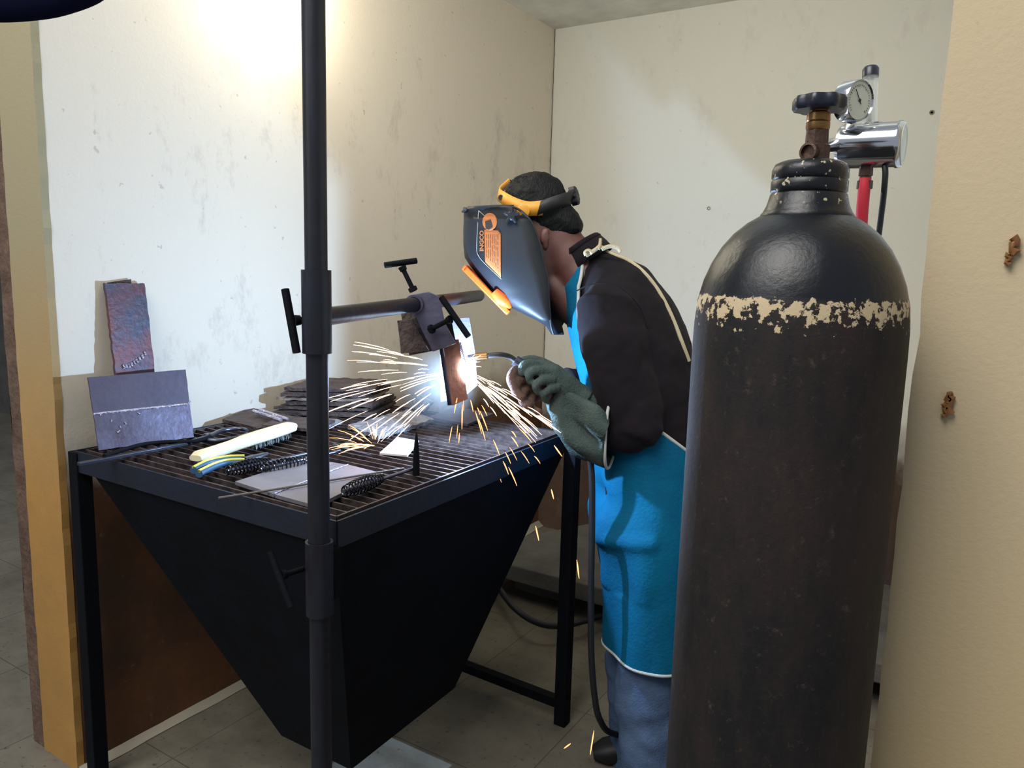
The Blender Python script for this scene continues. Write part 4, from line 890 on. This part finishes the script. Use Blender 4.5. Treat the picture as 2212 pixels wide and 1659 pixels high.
# ---------------------------------------------------------------- arc and sparks
ar = thing('welding_arc', 'blinding blue-white welding arc at the edge of the hanging coupon', 'arc', ARC)
MB().loft([(at_d(997, 776, 1.948), .001, .001), (at_d(999, 785, 1.948), .007, .004), (at_d(1000, 796, 1.948), .010, .005), (at_d(1002, 808, 1.948), .008, .004), (at_d(1004, 826, 1.948), .001, .001)], n=14).build('plasma', M['arc'], ar)
def spark(p, q_, w_, m, label, group, name='spark', sag=0):
    p, q_ = Vector(p), Vector(q_); mid = (p + q_) / 2 + UP * sag
    o = MB().tube([p, p.lerp(mid, .6), mid.lerp(q_, .4), q_], [w_ * .25, w_, w_ * .9, w_ * .3], 6)
    return tag(o.build(name, m), label, 'spark', group)
rs = random.Random(21); ac = (1000, 797)
def fan(n, a0, a1, r0, r1, l0, l1, w0, w1, m, label, group, dfun, sag=.003):
    for i in range(n):
        a = math.radians(rs.uniform(a0, a1)); r = rs.uniform(r0, r1); l = rs.uniform(l0, l1)
        x0, y0 = ac[0] + math.cos(a) * r, ac[1] + math.sin(a) * r; x1, y1 = ac[0] + math.cos(a) * (r + l), ac[1] + math.sin(a) * (r + l)
        y1 += .00012 * (r + l) ** 2; y0 += .00012 * r ** 2
        k = rs.uniform(-.18, .10); d0, d1 = 1.93 + k * r / 200, 1.93 + k * (r + l) / 200
        spark(at_d(x0, y0, d0), at_d(x1, y1, d1), rs.uniform(w0, w1), m, label, group, sag=sag)
L1 = 'glowing spark streak flying left from the arc across the clamp side'
L2 = 'glowing spark streak in the dense spray falling right toward the gauntlets'
L3 = 'glowing spark streak dropping steeply below the hanging coupon'
L4 = 'tiny hot spark close around the torch nozzle and arc'
L5 = 'orange spark streak bouncing off the spattered slab on the grate'
fan(14, 170, 190, 40, 220, 20, 110, .0004, .0010, M['spark_hot'], 'glowing spark streak flying level to the left of the arc', 'level sparks left of the arc', None)
fan(22, 148, 172, 50, 230, 20, 110, .0004, .0013, M['spark_hot'], 'glowing spark streak dipping to the left over the rusty scrap stack', 'dipping sparks over the scrap stack', None)
fan(8, 190, 198, 60, 190, 40, 90, .0006, .0012, M['spark_hot'], 'glowing spark streak rising slightly to the left, topmost part of the left spray', 'rising sparks left of the arc', None)
fan(8, 128, 150, 60, 170, 30, 80, .0008, .0014, M['spark_hot'], 'glowing spark streak falling steeply left of the coupon over the spattered slab', 'steep sparks over the spattered slab', None)
fan(40, 28, 46, 20, 190, 20, 90, .0005, .0014, M['spark_hot'], L2, 'sparks falling right', None)
fan(12, 20, 60, 15, 110, 20, 70, .0006, .0013, M['spark_hot'], 'short glowing spark streak scattered right of the arc beside the dense spray', 'short sparks right of the arc', None)
fan(12, 62, 112, 60, 150, 12, 55, .0006, .0015, M['spark_warm'], L3, 'sparks dropping below the coupon', None)
fan(12, 36, 72, 150, 240, 15, 45, .0007, .0014, M['spark_warm'], 'orange spark falling onto the right part of the grate under the main spray', 'orange sparks over the right grate', None)
fan(20, -60, 60, 4, 34, 6, 26, .0005, .0010, M['spark_hot'], L4, 'hot sparks at the arc', None)
bo_ = (812, 962)
for i in range(26):
    a = math.radians(rs.choice([rs.uniform(150, 235), rs.uniform(150, 235), rs.uniform(250, 330)])); l = rs.uniform(20, 80); r = rs.uniform(0, 45)
    s_ = rs.uniform(.002, .02)
    spark(at_z(bo_[0] + math.cos(a) * r, bo_[1] + math.sin(a) * r * .5, TZ + .02 + s_), at_z(bo_[0] + math.cos(a) * (r + l), bo_[1] + math.sin(a) * (r + l) * .6, TZ + .03 + s_ * 2), rs.uniform(.0006, .0012), M['spark_warm'], L5, 'sparks bouncing on the grate', sag=.006)
for (x0, y0, x1, y1, d_, lb) in ((1191, 1057, 1196, 1078, 1.95, 'lone orange spark just left of the right table leg, highest of those below the table'),
        (1157, 1136, 1164, 1168, 1.98, 'lone orange spark falling beside the hopper edge, left of the table leg'),
        (1246, 1209, 1251, 1250, 2.0, 'bright lone spark falling between the table leg and the torch cable'),
        (1283, 1578, 1275, 1630, 2.05, 'bright lone spark streak near the floor in front of the trousers'),
        (1233, 1606, 1218, 1617, 2.1, 'short orange spark at the foot of the table leg'),
        (1197, 962, 1214, 986, 1.95, 'farthest spark of the right-hand spray, beyond the grate edge')):
    spark(at_d(x0, y0, d_), at_d(x1, y1, d_), .0017, M['spark_warm'], lb, None)
# thin welding fume lit by the arc
def fume(m, N, L, b, geo):
    N.remove(b); v = N.new('ShaderNodeVolumePrincipled'); v.inputs['Color'].default_value = (.85, .93, 1, 1); v.inputs['Anisotropy'].default_value = 0
    tc_ = N.new('ShaderNodeTexCoord'); gr__ = N.new('ShaderNodeTexGradient'); gr__.gradient_type = 'SPHERICAL'; mp = N.new('ShaderNodeMapping'); mp.vector_type = 'POINT'
    mp.inputs['Scale'].default_value = (9, 9, 7.5); L.new(tc_.outputs['Object'], mp.inputs[0]); L.new(mp.outputs[0], gr__.inputs[0])
    nz = noise_n(N, L, geo.outputs['Position'], 14, 3); mu = N.new('ShaderNodeMath'); mu.operation = 'MULTIPLY'; L.new(gr__.outputs['Fac'], mu.inputs[0]); L.new(nz, mu.inputs[1])
    m2 = N.new('ShaderNodeMath'); m2.operation = 'MULTIPLY'; m2.inputs[1].default_value = .75; L.new(mu.outputs[0], m2.inputs[0]); L.new(m2.outputs[0], v.inputs['Density'])
    L.new(v.outputs[0], N['Material Output'].inputs['Volume'])
M['fume'] = mat('welding_fume', (1, 1, 1, 1), extra=fume)
fc = at_d(945, 838, 2.06)
fu = MB(); fu.loft([(fc + UP * (.13 * math.cos(PI * i / 12)), max(.001, .11 * math.sin(PI * i / 12)), max(.001, .11 * math.sin(PI * i / 12))) for i in range(13)], n=24)
fo = fu.build('welding_fume', M['fume'])
me = fo.data; off_ = fc - fo.location
for v in me.vertices: v.co -= off_
fo.location = fc; fo['kind'] = 'stuff'
tag(fo, 'thin glowing welding fume left of the hanging coupon', 'smoke')
